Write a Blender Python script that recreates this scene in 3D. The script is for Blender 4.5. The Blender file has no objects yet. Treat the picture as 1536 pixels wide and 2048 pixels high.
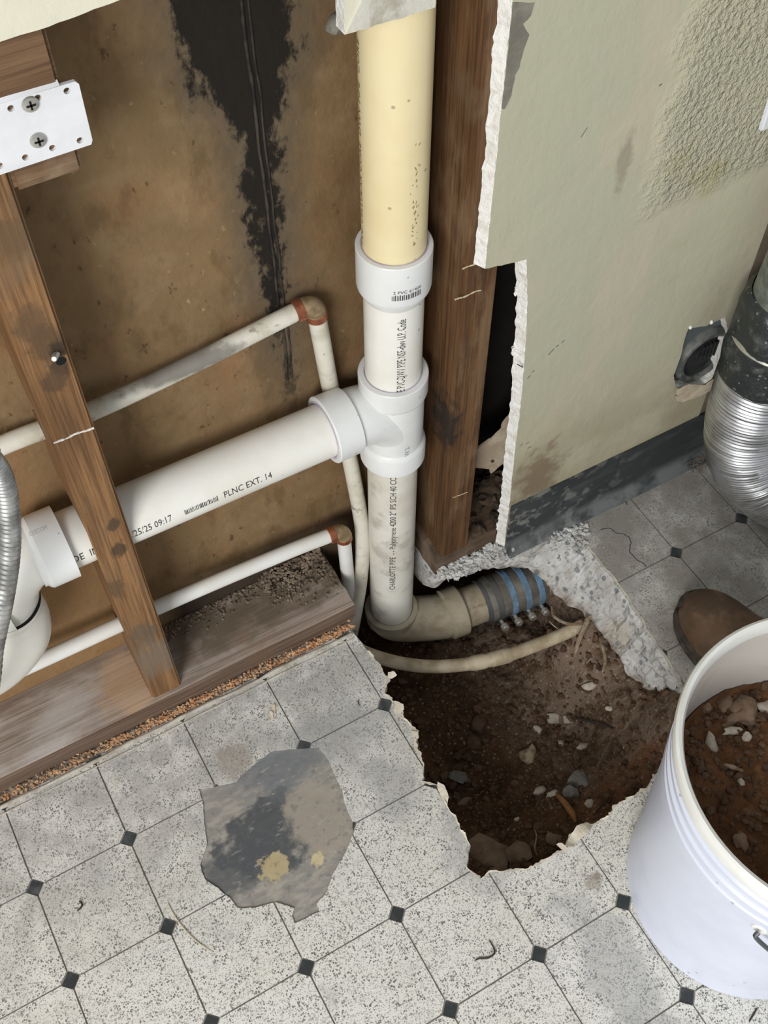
import bpy, bmesh, math, random
import numpy as np
from mathutils import Vector, Matrix, noise as mnoise
from mathutils.geometry import delaunay_2d_cdt
random.seed(7)
rng = np.random.default_rng(7)
sc = bpy.context.scene
COL = sc.collection

# ------------------------------------------------------------------ camera
CAM = Vector((0.164644, -0.535884, 1.318668))
FPX, YAW, PITCH, ROLL = 2241.97, 0.514168, 0.963818, -0.002347
_f = Vector((math.sin(YAW)*math.cos(PITCH), math.cos(YAW)*math.cos(PITCH), -math.sin(PITCH)))
_r0 = _f.cross(Vector((0, 0, 1))).normalized(); _u0 = _r0.cross(_f)
_r = math.cos(ROLL)*_r0 + math.sin(ROLL)*_u0
_u = -math.sin(ROLL)*_r0 + math.cos(ROLL)*_u0
cd = bpy.data.cameras.new('camera'); cam = bpy.data.objects.new('camera', cd); COL.objects.link(cam)
cd.sensor_fit = 'HORIZONTAL'; cd.sensor_width = 36.0; cd.lens = 36.0*FPX/1536.0
cd.clip_start = 0.02; cd.clip_end = 60
mw = Matrix((( _r.x, _u.x, -_f.x, CAM.x), (_r.y, _u.y, -_f.y, CAM.y), (_r.z, _u.z, -_f.z, CAM.z), (0, 0, 0, 1)))
cam.matrix_world = mw
sc.camera = cam

# ------------------------------------------------------------------ light
w = bpy.data.worlds.new('world'); sc.world = w; w.use_nodes = True
bg = w.node_tree.nodes['Background']; bg.inputs[0].default_value = (0.93, 0.97, 1.0, 1); bg.inputs[1].default_value = 0.45
def area(name, loc, target, sx, sy, power, col):
    l = bpy.data.lights.new(name, 'AREA'); l.shape = 'RECTANGLE'; l.size = sx; l.size_y = sy; l.energy = power; l.color = col
    o = bpy.data.objects.new(name, l); COL.objects.link(o); o.location = loc
    o.rotation_euler = (Vector(target)-Vector(loc)).to_track_quat('-Z', 'Y').to_euler(); return o
area('window_light', (-1.5, -1.9, 1.75), (0.5, 0.0, 0.1), 1.3, 1.3, 84, (1.0, 0.995, 0.985))
sc.view_settings.view_transform = 'Standard'; sc.view_settings.look = 'None'
sc.view_settings.gamma = 1.0; sc.view_settings.use_curve_mapping = False
sc.view_settings.exposure = 0.0

# ------------------------------------------------------------------ helpers
def at(px, py, x=None, y=None, z=None):
    d = _r*((px-768)/FPX) - _u*((py-1024)/FPX) + _f
    if z is not None: t = (z-CAM.z)/d.z
    elif y is not None: t = (y-CAM.y)/d.y
    else: t = (x-CAM.x)/d.x
    return CAM + d*t
def lin(c):
    o = []
    for v in c[:3]:
        v = v/255.0; o.append(v/12.92 if v <= 0.04045 else ((v+0.055)/1.055)**2.4)
    return (*o, 1.0)
def mesh(name, verts, faces, mats, parent=None, smooth=False, mi=None, loc=None):
    """one mesh object; vertices given in world space"""
    off = Vector(parent_world(parent)) if parent else (Vector(loc) if loc is not None else Vector((0, 0, 0)))
    me = bpy.data.meshes.new(name)
    me.from_pydata([(v[0]-off.x, v[1]-off.y, v[2]-off.z) for v in verts], [], faces)
    if not isinstance(mats, (list, tuple)): mats = [mats]
    for m in mats: me.materials.append(m)
    if mi is not None: me.polygons.foreach_set('material_index', mi)
    if smooth: me.polygons.foreach_set('use_smooth', [True]*len(me.polygons))
    me.update()
    o = bpy.data.objects.new(name, me); COL.objects.link(o)
    if parent: o.parent = parent
    elif loc is not None: o.location = loc
    o['_w'] = tuple(off) if not parent else tuple(off)
    return o
def parent_world(p): return p['_w']
def empty(name, loc):
    o = bpy.data.objects.new(name, None); COL.objects.link(o); o.location = loc; o['_w'] = tuple(loc)
    o.empty_display_size = 0.05; return o
def tag(o, label=None, cat=None, group=None, kind=None):
    if label: o['label'] = label
    if cat: o['category'] = cat
    if group: o['group'] = group
    if kind: o['kind'] = kind
    return o
def autosmooth(o, deg=35):
    me = o.data; bm = bmesh.new(); bm.from_mesh(me)
    for f in bm.faces: f.smooth = True
    for e in bm.edges:
        if len(e.link_faces) == 2 and e.calc_face_angle(0) > math.radians(deg): e.smooth = False
    bm.to_mesh(me); bm.free(); return o
class MB:
    def __init__(s): s.v = []; s.f = []; s.m = []
    def add(s, v, f, m=0):
        b = len(s.v); s.v += [tuple(p) for p in v]; s.f += [tuple(i+b for i in q) for q in f]; s.m += [m]*len(f)
    def box(s, a, b, m=0):
        (x0, y0, z0), (x1, y1, z1) = a, b
        s.add([(x0,y0,z0),(x1,y0,z0),(x1,y1,z0),(x0,y1,z0),(x0,y0,z1),(x1,y0,z1),(x1,y1,z1),(x0,y1,z1)],
              [(3,2,1,0),(4,5,6,7),(0,1,5,4),(1,2,6,5),(2,3,7,6),(3,0,4,7)], m)
    def build(s, name, mats, parent=None, smooth=False, loc=None): return mesh(name, s.v, s.f, mats, parent, smooth, s.m, loc)
def frames(path):
    path = [Vector(p) for p in path]; n = len(path); T = []
    for i in range(n):
        a = path[max(i-1, 0)]; b = path[min(i+1, n-1)]
        d = b-a
        if d.length < 1e-9: d = T[-1] if T else Vector((0, 0, 1))
        T.append(d.normalized())
    ref = Vector((0, 0, 1)) if abs(T[0].z) < 0.9 else Vector((1, 0, 0))
    N = (ref - T[0]*ref.dot(T[0])).normalized(); out = []
    for i in range(n):
        N = (N - T[i]*N.dot(T[i])).normalized(); out.append((path[i], T[i], N, T[i].cross(N)))
    return out
def tube_data(path, r, segs=24, cap=True, jitter=None):
    fr = frames(path); n = len(fr)
    R = r if isinstance(r, (list, tuple)) else [r]*n
    v = []; f = []
    for i, (p, t, a, b) in enumerate(fr):
        for k in range(segs):
            th = 2*math.pi*k/segs; rr = R[i]*(1 if jitter is None else jitter(i, k))
            v.append(p + (a*math.cos(th)+b*math.sin(th))*rr)
    for i in range(n-1):
        for k in range(segs):
            k2 = (k+1) % segs; f.append((i*segs+k, i*segs+k2, (i+1)*segs+k2, (i+1)*segs+k))
    if cap: f.append(tuple(range(segs-1, -1, -1))); f.append(tuple((n-1)*segs+k for k in range(segs)))
    return v, f
def tube(name, path, r, mat, parent=None, segs=24, cap=True, loc=None, jitter=None, deg=35):
    v, f = tube_data(path, r, segs, cap, jitter)
    return autosmooth(mesh(name, v, f, mat, parent, loc=loc), deg)
def lathe_data(p0, d, prof, segs=48, closed=False):
    p0 = Vector(p0); d = Vector(d).normalized(); ref = Vector((0, 0, 1)) if abs(d.z) < 0.9 else Vector((1, 0, 0))
    a = (ref-d*ref.dot(d)).normalized(); b = d.cross(a); v = []; f = []
    n = len(prof)
    for s, r in prof:
        for k in range(segs):
            th = 2*math.pi*k/segs; v.append(p0 + d*s + (a*math.cos(th)+b*math.sin(th))*r)
    for i in range(n if closed else n-1):
        j = (i+1) % n
        for k in range(segs):
            k2 = (k+1) % segs; f.append((i*segs+k, i*segs+k2, j*segs+k2, j*segs+k))
    return v, f
def lathe(name, p0, d, prof, mat, parent=None, segs=48, closed=False, deg=30, loc=None):
    v, f = lathe_data(p0, d, prof, segs, closed)
    return autosmooth(mesh(name, v, f, mat, parent, loc=loc), deg)
def smooth_path(pts, n=8):
    P = [Vector(p) for p in pts]; P = [P[0]*2-P[1]] + P + [P[-1]*2-P[-2]]; out = []
    for i in range(1, len(P)-2):
        p0, p1, p2, p3 = P[i-1:i+3]
        for k in range(n):
            t = k/n
            out.append(0.5*((2*p1)+(p2-p0)*t+(2*p0-5*p1+4*p2-p3)*t*t+(3*p1-p0-3*p2+p3)*t**3))
    out.append(P[-2]); return out
def inside(poly, pts):
    P = np.asarray(poly, float); X = np.asarray(pts, float); x, y = X[:, 0], X[:, 1]; r = np.zeros(len(X), bool)
    j = len(P)-1
    for i in range(len(P)):
        xi, yi = P[i]; xj, yj = P[j]
        c = ((yi > y) != (yj > y)) & (x < (xj-xi)*(y-yi)/((yj-yi) if yj != yi else 1e-12)+xi)
        r ^= c; j = i
    return r
def cdt(polys, extra=()):
    vs = []; es = []
    for P in polys:
        b = len(vs); vs += [Vector((p[0], p[1])) for p in P]; n = len(P)
        es += [(b+i, b+(i+1) % n) for i in range(n)]
    vs += [Vector((p[0], p[1])) for p in extra]
    V, Ed, F, *_ = delaunay_2d_cdt(vs, es, [], 0, 1e-6)
    V = [(v.x, v.y) for v in V]; F = [tuple(f) for f in F]
    return V, F
def extrude_tris(V, F, lo, hi, to3, name, mats, parent=None, side_mat=0, back=True, loc=None, top_mat=0, back_mat=None):
    """prism over 2-D triangles; hi face is the visible one"""
    idx = {}; pts = []
    for f in F:
        for i in f:
            if i not in idx: idx[i] = len(pts); pts.append(V[i])
    n = len(pts); T = [tuple(idx[i] for i in f) for f in F]
    def area2(t): (a, b), (c, d), (e, g) = pts[t[0]], pts[t[1]], pts[t[2]]; return (c-a)*(g-b)-(e-a)*(d-b)
    T = [t if area2(t) > 0 else t[::-1] for t in T]
    hv = [to3(p[0], p[1], hi) for p in pts]; lv = [to3(p[0], p[1], lo) for p in pts]
    faces = list(T); mi = [top_mat]*len(T)
    ed = {}
    for t in T:
        for a, b in ((t[0], t[1]), (t[1], t[2]), (t[2], t[0])): ed[(a, b)] = ed.get((a, b), 0)+1
    for (a, b) in ed:
        if (b, a) not in ed: faces.append((a, a+n, b+n, b)); mi.append(side_mat)
    if back: faces += [tuple(i+n for i in t[::-1]) for t in T]; mi += [side_mat if back_mat is None else back_mat]*len(T)
    return mesh(name, hv+lv, faces, mats, parent, mi=mi, loc=loc)
def rag(P, amp, step, closed=True, seed=0.0, freq=60):
    """resample a 2-D polyline and roughen it"""
    out = []; n = len(P); m = n if closed else n-1
    for i in range(m):
        a = Vector(P[i]); b = Vector(P[(i+1) % n]); L = (b-a).length; k = max(1, int(L/step))
        for q in range(k):
            p = a.lerp(b, q/k)
            s = Vector((p.x*freq, p.y*freq, seed))
            dx = mnoise.noise(s)+0.5*mnoise.noise(s*2.7); dy = mnoise.noise(s+Vector((31, 7, 0)))+0.5*mnoise.noise(s*2.7+Vector((3, 17, 0)))
            out.append((p.x+dx*amp, p.y+dy*amp))
    if not closed: out.append(tuple(P[-1]))
    return out
XY = lambda a, b, h: (a, b, h)
XZ = lambda a, b, h: (a, h, b)          # hi = smaller y (room side)
def rock_data(c, s, seed=0, sub=2, rough=0.25, flat=0.0):
    bm = bmesh.new(); bmesh.ops.create_icosphere(bm, subdivisions=sub, radius=1.0)
    rs = random.Random(seed); o = Vector((rs.random()*50, rs.random()*50, rs.random()*50))
    e = Matrix.Rotation(rs.random()*6.28, 3, 'Z') @ Matrix.Rotation(rs.uniform(-.35, .35), 3, 'X')
    v = []
    for q in bm.verts:
        p = q.co.copy(); d = 1+rough*mnoise.noise(p*1.3+o)*1.6+rough*0.5*mnoise.noise(p*3.1+o)
        p = p*d
        if flat and p.z > 1-flat: p.z = 1-flat
        p = Vector((p.x*s[0], p.y*s[1], p.z*s[2])); v.append(e @ p + Vector(c))
    f = [tuple(q.index for q in g.verts) for g in bm.faces]; bm.free(); return v, f
def rock(name, c, s, mat, seed=0, sub=2, rough=0.25, flat=0.0, label=None, cat=None, group=None):
    base = (c[0], c[1], c[2]-s[2]*0.8)
    v, f = rock_data(c, s, seed, sub, rough, flat); o = mesh(name, v, f, mat, loc=base); autosmooth(o, 50)
    return tag(o, label, cat, group)

# ------------------------------------------------------------------ materials
class Mat:
    def __init__(s, name, rough=0.6, metal=0.0, spec=0.4):
        s.m = bpy.data.materials.new(name); s.m.use_nodes = True; s.t = s.m.node_tree; s.b = s.t.nodes['Principled BSDF']
        s.b.inputs['Roughness'].default_value = rough; s.b.inputs['Metallic'].default_value = metal
        s.b.inputs['Specular IOR Level'].default_value = spec
        s.tc = s.t.nodes.new('ShaderNodeTexCoord').outputs['Object']; s.c = None; s._xyz = None
    def n(s, k): return s.t.nodes.new(k)
    def lk(s, a, b): s.t.links.new(a, b)
    def val(s, x, sock):
        if hasattr(x, 'is_linked'): s.lk(x, sock)
        else: sock.default_value = x
    def math(s, op, a, b=0.0, c=None, clamp=False):
        q = s.n('ShaderNodeMath'); q.operation = op; q.use_clamp = clamp; s.val(a, q.inputs[0]); s.val(b, q.inputs[1])
        if c is not None: s.val(c, q.inputs[2])
        return q.outputs[0]
    def xyz(s):
        if not s._xyz:
            q = s.n('ShaderNodeSeparateXYZ'); s.lk(s.tc, q.inputs[0]); s._xyz = q.outputs
        return s._xyz
    def coord(s, stretch=(1, 1, 1), off=(0, 0, 0)):
        q = s.n('ShaderNodeMapping'); s.lk(s.tc, q.inputs[0]); q.inputs['Scale'].default_value = stretch; q.inputs['Location'].default_value = off
        return q.outputs[0]
    def raw(s, scale, stretch=(1, 1, 1), off=(0, 0, 0), detail=5, rough=0.6, dist=0.0):
        q = s.n('ShaderNodeTexNoise'); s.lk(s.coord(stretch, off), q.inputs['Vector']); q.inputs['Scale'].default_value = scale
        q.inputs['Detail'].default_value = detail; q.inputs['Roughness'].default_value = rough; q.inputs['Distortion'].default_value = dist
        return q.outputs[0]
    def step(s, x, lo, hi):
        q = s.n('ShaderNodeMapRange'); q.interpolation_type = 'SMOOTHSTEP'; s.val(x, q.inputs[0])
        q.inputs[1].default_value = lo; q.inputs[2].default_value = hi; return q.outputs[0]
    def noise(s, scale, lo=0.4, hi=0.6, **k): return s.step(s.raw(scale, **k), lo, hi)
    def flecks(s, scale, size=0.3, soft=0.08, stretch=(1, 1, 1)):
        q = s.n('ShaderNodeTexVoronoi'); s.lk(s.coord(stretch), q.inputs['Vector']); q.inputs['Scale'].default_value = scale
        sp = s.n('ShaderNodeSeparateColor'); s.lk(q.outputs['Color'], sp.inputs[0])
        r = s.math('MULTIPLY', sp.outputs[0], size)
        d = s.math('SUBTRACT', r, q.outputs['Distance']); return s.step(d, -soft*0.5, soft*0.5)
    def blob(s, c, rad, namp=0.4, nscale=30, soft=0.25):
        q = s.n('ShaderNodeVectorMath'); q.operation = 'SUBTRACT'; s.lk(s.tc, q.inputs[0]); q.inputs[1].default_value = c
        q2 = s.n('ShaderNodeVectorMath'); q2.operation = 'DIVIDE'; s.lk(q.outputs[0], q2.inputs[0]); q2.inputs[1].default_value = rad
        L = s.n('ShaderNodeVectorMath'); L.operation = 'LENGTH'; s.lk(q2.outputs[0], L.inputs[0])
        nz = s.math('MULTIPLY', s.math('SUBTRACT', s.raw(nscale, detail=9, rough=0.65), 0.5), namp*4)
        return s.step(s.math('ADD', L.outputs['Value'], nz), 1.0+soft, 1.0-soft)
    def base(s, c): s.c = lin(c); return s
    def mix(s, mask, col, fac=1.0):
        q = s.n('ShaderNodeMix'); q.data_type = 'RGBA'
        if fac != 1.0: mask = s.math('MULTIPLY', mask, fac)
        s.val(mask, q.inputs[0]); s.val(s.c, q.inputs[6]); q.inputs[7].default_value = lin(col); s.c = q.outputs[2]; return s
    def bump(s, h, dist=0.002, strength=0.6):
        q = s.n('ShaderNodeBump'); q.inputs['Strength'].default_value = strength; q.inputs['Distance'].default_value = dist
        s.lk(h, q.inputs['Height'])
        if s.b.inputs['Normal'].is_linked: s.lk(s.b.inputs['Normal'].links[0].from_socket, q.inputs['Normal'])
        s.lk(q.outputs[0], s.b.inputs['Normal']); return s
    def done(s):
        s.val(s.c, s.b.inputs['Base Color']); return s.m
def simple(name, c, rough=0.5, metal=0.0, spec=0.4, var=None, vs=20, bump=0.0, bs=200):
    m = Mat(name, rough, metal, spec).base(c)
    if var: m.mix(m.noise(vs, 0.35, 0.65), var)
    if bump: m.bump(m.raw(bs), bump)
    return m.done()

# floor vinyl: off-white with dark flecks, grime blotches, greyer towards the wall and the broken hole
def floor_greying(m, k=1.0):
    x, y, z = m.xyz()
    g = m.step(m.math('ADD', y, m.math('MULTIPLY', m.math('SUBTRACT', m.raw(9), 0.5), 0.22)), -0.24, 0.10)
    m.mix(m.math('MULTIPLY', g, m.step(m.raw(22, detail=8), 0.30, 0.62)), (146, 143, 138), 0.62*k)
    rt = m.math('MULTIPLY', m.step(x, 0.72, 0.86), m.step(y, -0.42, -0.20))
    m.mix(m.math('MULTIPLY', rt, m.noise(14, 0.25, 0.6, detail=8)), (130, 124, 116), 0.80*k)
    m.mix(m.noise(16, 0.56, 0.72, detail=9, off=(3, 1, 0)), (158, 158, 158), 0.45*k)
    m.mix(m.noise(11, 0.60, 0.78, detail=6, off=(7, 4, 0)), (186, 176, 146), 0.35*k)
    for c, r in (((0.535, -0.43, 0), (0.035, 0.10, 1)), ((0.47, -0.215, 0), (0.035, 0.05, 1)), ((0.50, -0.53, 0), (0.05, 0.06, 1)), ((0.42, -0.11, 0), (0.03, 0.04, 1)), ((0.39, 0.0, 0), (0.07, 0.04, 1))):
        m.mix(m.blob(c, r, 0.9, 18, 0.45), (150, 150, 150), 0.50*k)
m = Mat('vinyl_tile', 0.42).base((225, 223, 217))
m.mix(m.noise(6, 0.4, 0.7), (220, 217, 208))
fl = m.flecks(430, 0.60, 0.10); wear = m.noise(25, 0.30, 0.55)
m.mix(m.math('MULTIPLY', fl, m.step(m.raw(60), 0.36, 0.58)), (92, 92, 88), 0.9)
m.mix(m.flecks(700, 0.55, 0.12), (116, 114, 108), 0.7)
floor_greying(m)
for u, v, r in ((1190, 1762, .010), (1193, 1752, .005), (470, 1520, .02)): m.mix(m.blob(tuple(at(u, v, z=0)), (r, r, 1), .8, 60, .4), (140, 128, 116), .6)
m.bump(m.raw(240), 0.0006, 0.35); VINYL = m.done()
m = Mat('vinyl_dot', 0.42).base((50, 54, 56)); m.mix(m.noise(60, 0.5, 0.75), (98, 102, 104), 0.5)
x_, y_, z_ = m.xyz(); m.mix(m.math('MULTIPLY', m.step(y_, -0.12, 0.1), m.noise(50, 0.35, 0.65)), (120, 122, 122), 0.5); VDOT = m.done()
# felt backing under the wear layer, with its black and beige glue marks in the torn patch
m = Mat('vinyl_backing', 0.8).base((142, 139, 133))
m.mix(m.noise(40, 0.42, 0.62, stretch=(1, 3, 1)), (164, 158, 148))
pc = lambda u, v: tuple(at(u, v, z=0))
m.mix(m.blob(pc(548, 1665), (0.075, 0.046, 1), 0.7, 26, 0.18), (74, 78, 82), 0.9)
m.mix(m.blob(pc(480, 1735), (0.055, 0.026, 1), 0.6, 35, 0.3), (82, 85, 88), 0.8)
m.mix(m.blob(pc(560, 1530), (0.055, 0.030, 1), 0.6, 25, 0.5), (112, 116, 121), 0.8)
m.mix(m.blob(pc(635, 1640), (0.036, 0.050, 1), 0.5, 40, 0.25), (162, 153, 140), 0.9)
m.mix(m.blob(pc(548, 1730), (0.018, 0.017, 1), 0.8, 70, 0.15), (186, 170, 130), 0.9)
m.mix(m.blob(pc(634, 1718), (0.009, 0.008, 1), 0.8, 90, 0.15), (204, 190, 150), 0.9)
m.mix(m.noise(70, 0.58, 0.70, stretch=(1, 2.5, 1), detail=8), (182, 178, 168), 0.45)
m.mix(m.noise(120, 0.56, 0.66, detail=9, off=(3, 3, 0)), (110, 108, 104), 0.5)
m.bump(m.raw(90, detail=8), 0.0012, 0.5); BACKING = m.done()
m = Mat('concrete', 0.9, spec=0.2).base((208, 207, 203)); m.mix(m.noise(30, 0.35, 0.65), (184, 181, 175))
m.mix(m.flecks(110, 0.45, 0.1), (120, 124, 128), 0.55); m.mix(m.noise(14, 0.55, 0.7, off=(2, 0, 0)), (172, 160, 140), 0.6)
m.mix(m.flecks(60, 0.28, 0.06), (96, 104, 112), 0.7)
zz = m.xyz()[2]; m.mix(m.math('MULTIPLY', m.step(zz, -0.062, -0.085), m.noise(50, 0.3, 0.6)), (120, 98, 80), 0.7)
m.bump(m.raw(70, detail=9), 0.006, 0.9); m.bump(m.raw(350), 0.001, 0.6); CONCRETE = m.done()
m = Mat('soil', 0.95, spec=0.15).base((98, 72, 50)); m.mix(m.noise(14, 0.38, 0.62, detail=8), (70, 50, 36)); m.mix(m.noise(60, 0.52, 0.7, detail=8), (104, 80, 56), 0.8)
x_, y_, z_ = m.xyz(); gr = m.math('MULTIPLY', m.step(x_, 0.60, 0.73), m.noise(18, 0.28, 0.56, detail=9)); m.mix(gr, (138, 120, 104), 0.85)
m.mix(m.blob((0.70, -0.235, -0.06), (0.07, 0.05, 0.2), 0.4, 25, 0.3), (124, 86, 62), 0.8)
m.mix(m.flecks(170, 0.38, 0.06), (160, 148, 132), 0.65); m.bump(m.raw(110, detail=9), 0.008, 1.0); SOIL = m.done()
m = Mat('bucket_soil', 0.95, spec=0.15).base((116, 82, 56)); m.mix(m.noise(22, 0.35, 0.65, detail=8), (92, 64, 43)); m.mix(m.noise(120, 0.55, 0.72), (138, 98, 66), 0.7)
m.bump(m.raw(140, detail=9), 0.006, 1.0); BSOIL = m.done()
SOILCLOD = simple('soil_clod', (104, 80, 60), 0.95, var=(74, 54, 40), vs=40, bump=0.003, bs=200)
STONE_P = simple('pale_stone', (190, 180, 165), 0.9, var=(150, 140, 126), vs=60, bump=0.002)
STONE_B = simple('brown_stone', (136, 114, 94), 0.85, var=(104, 84, 68), vs=40, bump=0.003, bs=120)
STONE_G = simple('grey_stone', (128, 124, 118), 0.9, var=(96, 92, 88), vs=50, bump=0.003, bs=150)
ROOT = simple('root', (156, 142, 122), 0.85, var=(112, 90, 66), vs=80, bump=0.001)
ORANGE = simple('orange_crumbs', (178, 126, 86), 0.95, var=(204, 166, 128), vs=90)
m = Mat('crumb', 0.95).base((168, 150, 126)); m.mix(m.noise(90, 0.4, 0.6), (120, 100, 78)); CRUMB = m.done()
# timber
def wood(name, c1, c2, c3, dirt=None, axis=2, rough=0.7):
    m = Mat(name, rough, spec=0.3).base(c1)
    st = [90, 90, 90]; st[axis] = 5
    m.mix(m.noise(1.0, 0.35, 0.65, stretch=tuple(st), detail=6), c2)
    st2 = [260, 260, 260]; st2[axis] = 7
    m.mix(m.noise(1.0, 0.47, 0.64, stretch=tuple(st2), detail=5), c3, 0.7)
    st3 = [700, 700, 700]; st3[axis] = 14
    m.mix(m.noise(1.0, 0.52, 0.66, stretch=tuple(st3), detail=3, off=(3, 5, 7)), c3, 0.55)
    if dirt: m.mix(m.noise(12, 0.5, 0.72, detail=8), dirt, 0.75)
    m.bump(m.raw(1.0, stretch=tuple(st2)), 0.0012, 0.6)
    return m
m = wood('stud_wood', (150, 112, 74), (124, 90, 58), (88, 64, 42), (116, 95, 72))
for u, v, r, c in ((98, 690, .017, (84, 66, 48)), (115, 700, .008, (48, 40, 34)), (122, 735, .010, (62, 50, 40)), (112, 760, .012, (80, 62, 46)), (226, 1050, .008, (64, 52, 42)), (240, 1100, .010, (52, 44, 38)), (60, 650, .016, (92, 72, 52)), (285, 1270, .020, (96, 84, 70)), (225, 1180, .014, (92, 74, 54)), (20, 480, .016, (100, 78, 54))):
    q = at(u, v, y=0.134); m.mix(m.blob((q.x-.2115, q.y-.135, q.z-.0385), (r*.8, .03, r*1.2), 0.6, 60, 0.35), c, 0.75)
m.mix(m.blob((0.02, -0.01, 0.09), (0.05, 0.06, 0.035), 0.7, 30, 0.5), (120, 108, 94), 0.7)
WOOD1 = m.done()
m = wood('stud_wood_dark', (110, 79, 50), (88, 60, 36), (60, 40, 25), (104, 84, 62))
zz = m.xyz()[2]; m.mix(m.math('MULTIPLY', m.noise(20, 0.5, 0.62, stretch=(1, 1, .3)), 1.0), (142, 118, 90), 0.35)
m.mix(m.blob((-0.01, 0.012, 0.27), (0.02, 0.04, 0.045), 0.6, 45, 0.35), (38, 34, 32), 0.85); WOOD2 = m.done()
m = wood('plate_wood', (164, 152, 142), (144, 128, 116), (112, 94, 80), (128, 104, 82), axis=0)
m.mix(m.noise(14, 0.46, 0.70, stretch=(.5, 1, 1), detail=9), (184, 178, 172), 0.75)
m.mix(m.blob((.545, -.010, .041), (.035, .045, .03), 0.6, 30, .5), (186, 152, 116), .6)
x_, y_, z_ = m.xyz(); m.mix(m.math('MULTIPLY', m.math('MULTIPLY', m.step(x_, .60, .63), m.step(m.math('ADD', y_, m.math('MULTIPLY', m.raw(25, detail=8), .05)), -.012, .018)), m.noise(30, .25, .55, detail=9)), (98, 86, 70), .85)
m.mix(m.math('MULTIPLY', m.step(m.math('ADD', y_, m.math('MULTIPLY', m.raw(30, detail=8), .03)), .040, .056), m.step(x_, .62, .5)), (104, 84, 66), .6)
PLATEW = m.done()
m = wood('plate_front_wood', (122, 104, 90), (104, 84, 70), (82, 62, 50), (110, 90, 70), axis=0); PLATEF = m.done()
m = wood('plate2_wood', (100, 82, 66), (84, 66, 52), (64, 50, 40), (132, 116, 98), axis=0); PLATE2 = m.done()
BLOCKW = wood('block_wood', (128, 100, 74), (104, 78, 54), (84, 62, 44), (150, 132, 110), axis=0).done()
# sheathing with the black mould streak down its joint
m = Mat('sheathing', 0.85, spec=0.2).base((138, 112, 80)); m.mix(m.noise(5, 0.35, 0.65, detail=8), (118, 97, 68)); m.mix(m.noise(9, 0.5, 0.7, off=(4, 0, 2), detail=9), (142, 104, 72), 0.7)
m.mix(m.noise(22, 0.45, 0.7, detail=9, off=(1, 0, 3)), (150, 128, 98), 0.45)
m.mix(m.noise(30, 0.5, 0.66, stretch=(1, 1, .5), detail=7), (98, 76, 50), 0.55)
m.mix(m.noise(70, 0.64, 0.70, stretch=(1.2, 1, .7)), (74, 54, 38), 0.7)
m.mix(m.noise(90, 0.64, 0.72, stretch=(1.2, 1, .8), off=(5, 0, 1)), (178, 150, 116), 0.5)
x, y, z = m.xyz()
m.mix(m.math('MULTIPLY', m.step(x, 0.34, 0.18), m.step(z, 0.5, 0.3)), (156, 122, 84), 0.6)
m.mix(m.math('MULTIPLY', m.step(m.math('ADD', z, m.math('MULTIPLY', m.raw(20), .03)), .135, .105), m.step(x, .25, .30)), (52, 46, 40), .9)  # shade of the gap above the plate, painted as a dark band
xr = m.step(x, 0.40, 0.60); m.mix(m.math('MULTIPLY', xr, m.noise(7, 0.25, 0.6)), (96, 72, 46), 0.7)  # right side darker: fall-off of the left light put into the colour
xl = m.math('SUBTRACT', x, m.math('ADD', 0.484, m.math('MULTIPLY', z, -0.022)))
wz = m.math('ADD', m.math('MULTIPLY', m.step(z, 0.70, 0.82), 0.036), m.math('ADD', m.math('MULTIPLY', m.step(z, 0.34, 0.66), 0.010), 0.004))
dd = m.math('SUBTRACT', wz, m.math('ABSOLUTE', xl))
nn = m.math('ADD', m.math('MULTIPLY', m.math('SUBTRACT', m.raw(38, stretch=(1, 1, .45), detail=9, rough=.7), 0.5), 0.085), m.math('MULTIPLY', m.math('SUBTRACT', m.raw(150, stretch=(1, 1, .6), detail=6), 0.5), 0.045))
halo = m.step(m.math('ADD', dd, m.math('MULTIPLY', nn, 0.8)), -0.050, 0.004); m.mix(m.math('MULTIPLY', halo, m.step(z, 0.25, 0.5)), (88, 80, 68), 0.7)
blk = m.step(m.math('ADD', dd, nn), -0.006, 0.008); m.mix(m.math('MULTIPLY', blk, m.step(z, 0.30, 0.45)), (26, 24, 22), 0.95)
m.bump(m.raw(60, stretch=(1, 1, .7), detail=8), 0.003, 0.7); SHEATH = m.done()
SEAM = simple('seam_bead', (66, 58, 48), 0.8, var=(30, 28, 26), vs=50, bump=0.002, bs=150)
# painted drywall
m = Mat('painted_drywall', 0.62, spec=0.35).base((188, 183, 156)); m.mix(m.noise(3, 0.35, 0.65, stretch=(1, 1, .5)), (180, 178, 154)); m.mix(m.noise(4, 0.50, 0.68, off=(5, 0, 1), stretch=(1.4, 1, .6)), (194, 182, 160), 0.8)
m.mix(m.noise(6, 0.60, 0.75, off=(1, 0, 8)), (176, 168, 126), 0.7)
x, y, z = m.xyz()
lowm = m.math('MULTIPLY', m.step(z, 0.36, 0.14), m.noise(10, 0.25, 0.65, detail=8)); m.mix(lowm, (160, 150, 124), 0.8)
m.mix(m.blob((0.765, 0.122, 0.15), (0.035, 1, 0.05), 0.8, 40, 0.5), (112, 90, 66), 0.7)
m.mix(m.blob((0.80, 0.122, 0.63), (0.008, 1, 0.03), 0.7, 60, 0.5), (140, 130, 112), 0.6)
m.mix(m.blob((1.0, 0.122, 0.25), (0.03, 1, 0.10), 0.6, 25, 0.5), (166, 152, 134), 0.5)
orange = m.math('MULTIPLY', m.math('MULTIPLY', m.step(m.math('ADD', x, m.math('MULTIPLY', m.raw(20), 0.06)), 0.855, 0.90), m.step(m.math('ADD', z, m.math('MULTIPLY', m.raw(20), .05)), 0.56, 0.60)), m.raw(140, detail=3))
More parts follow.
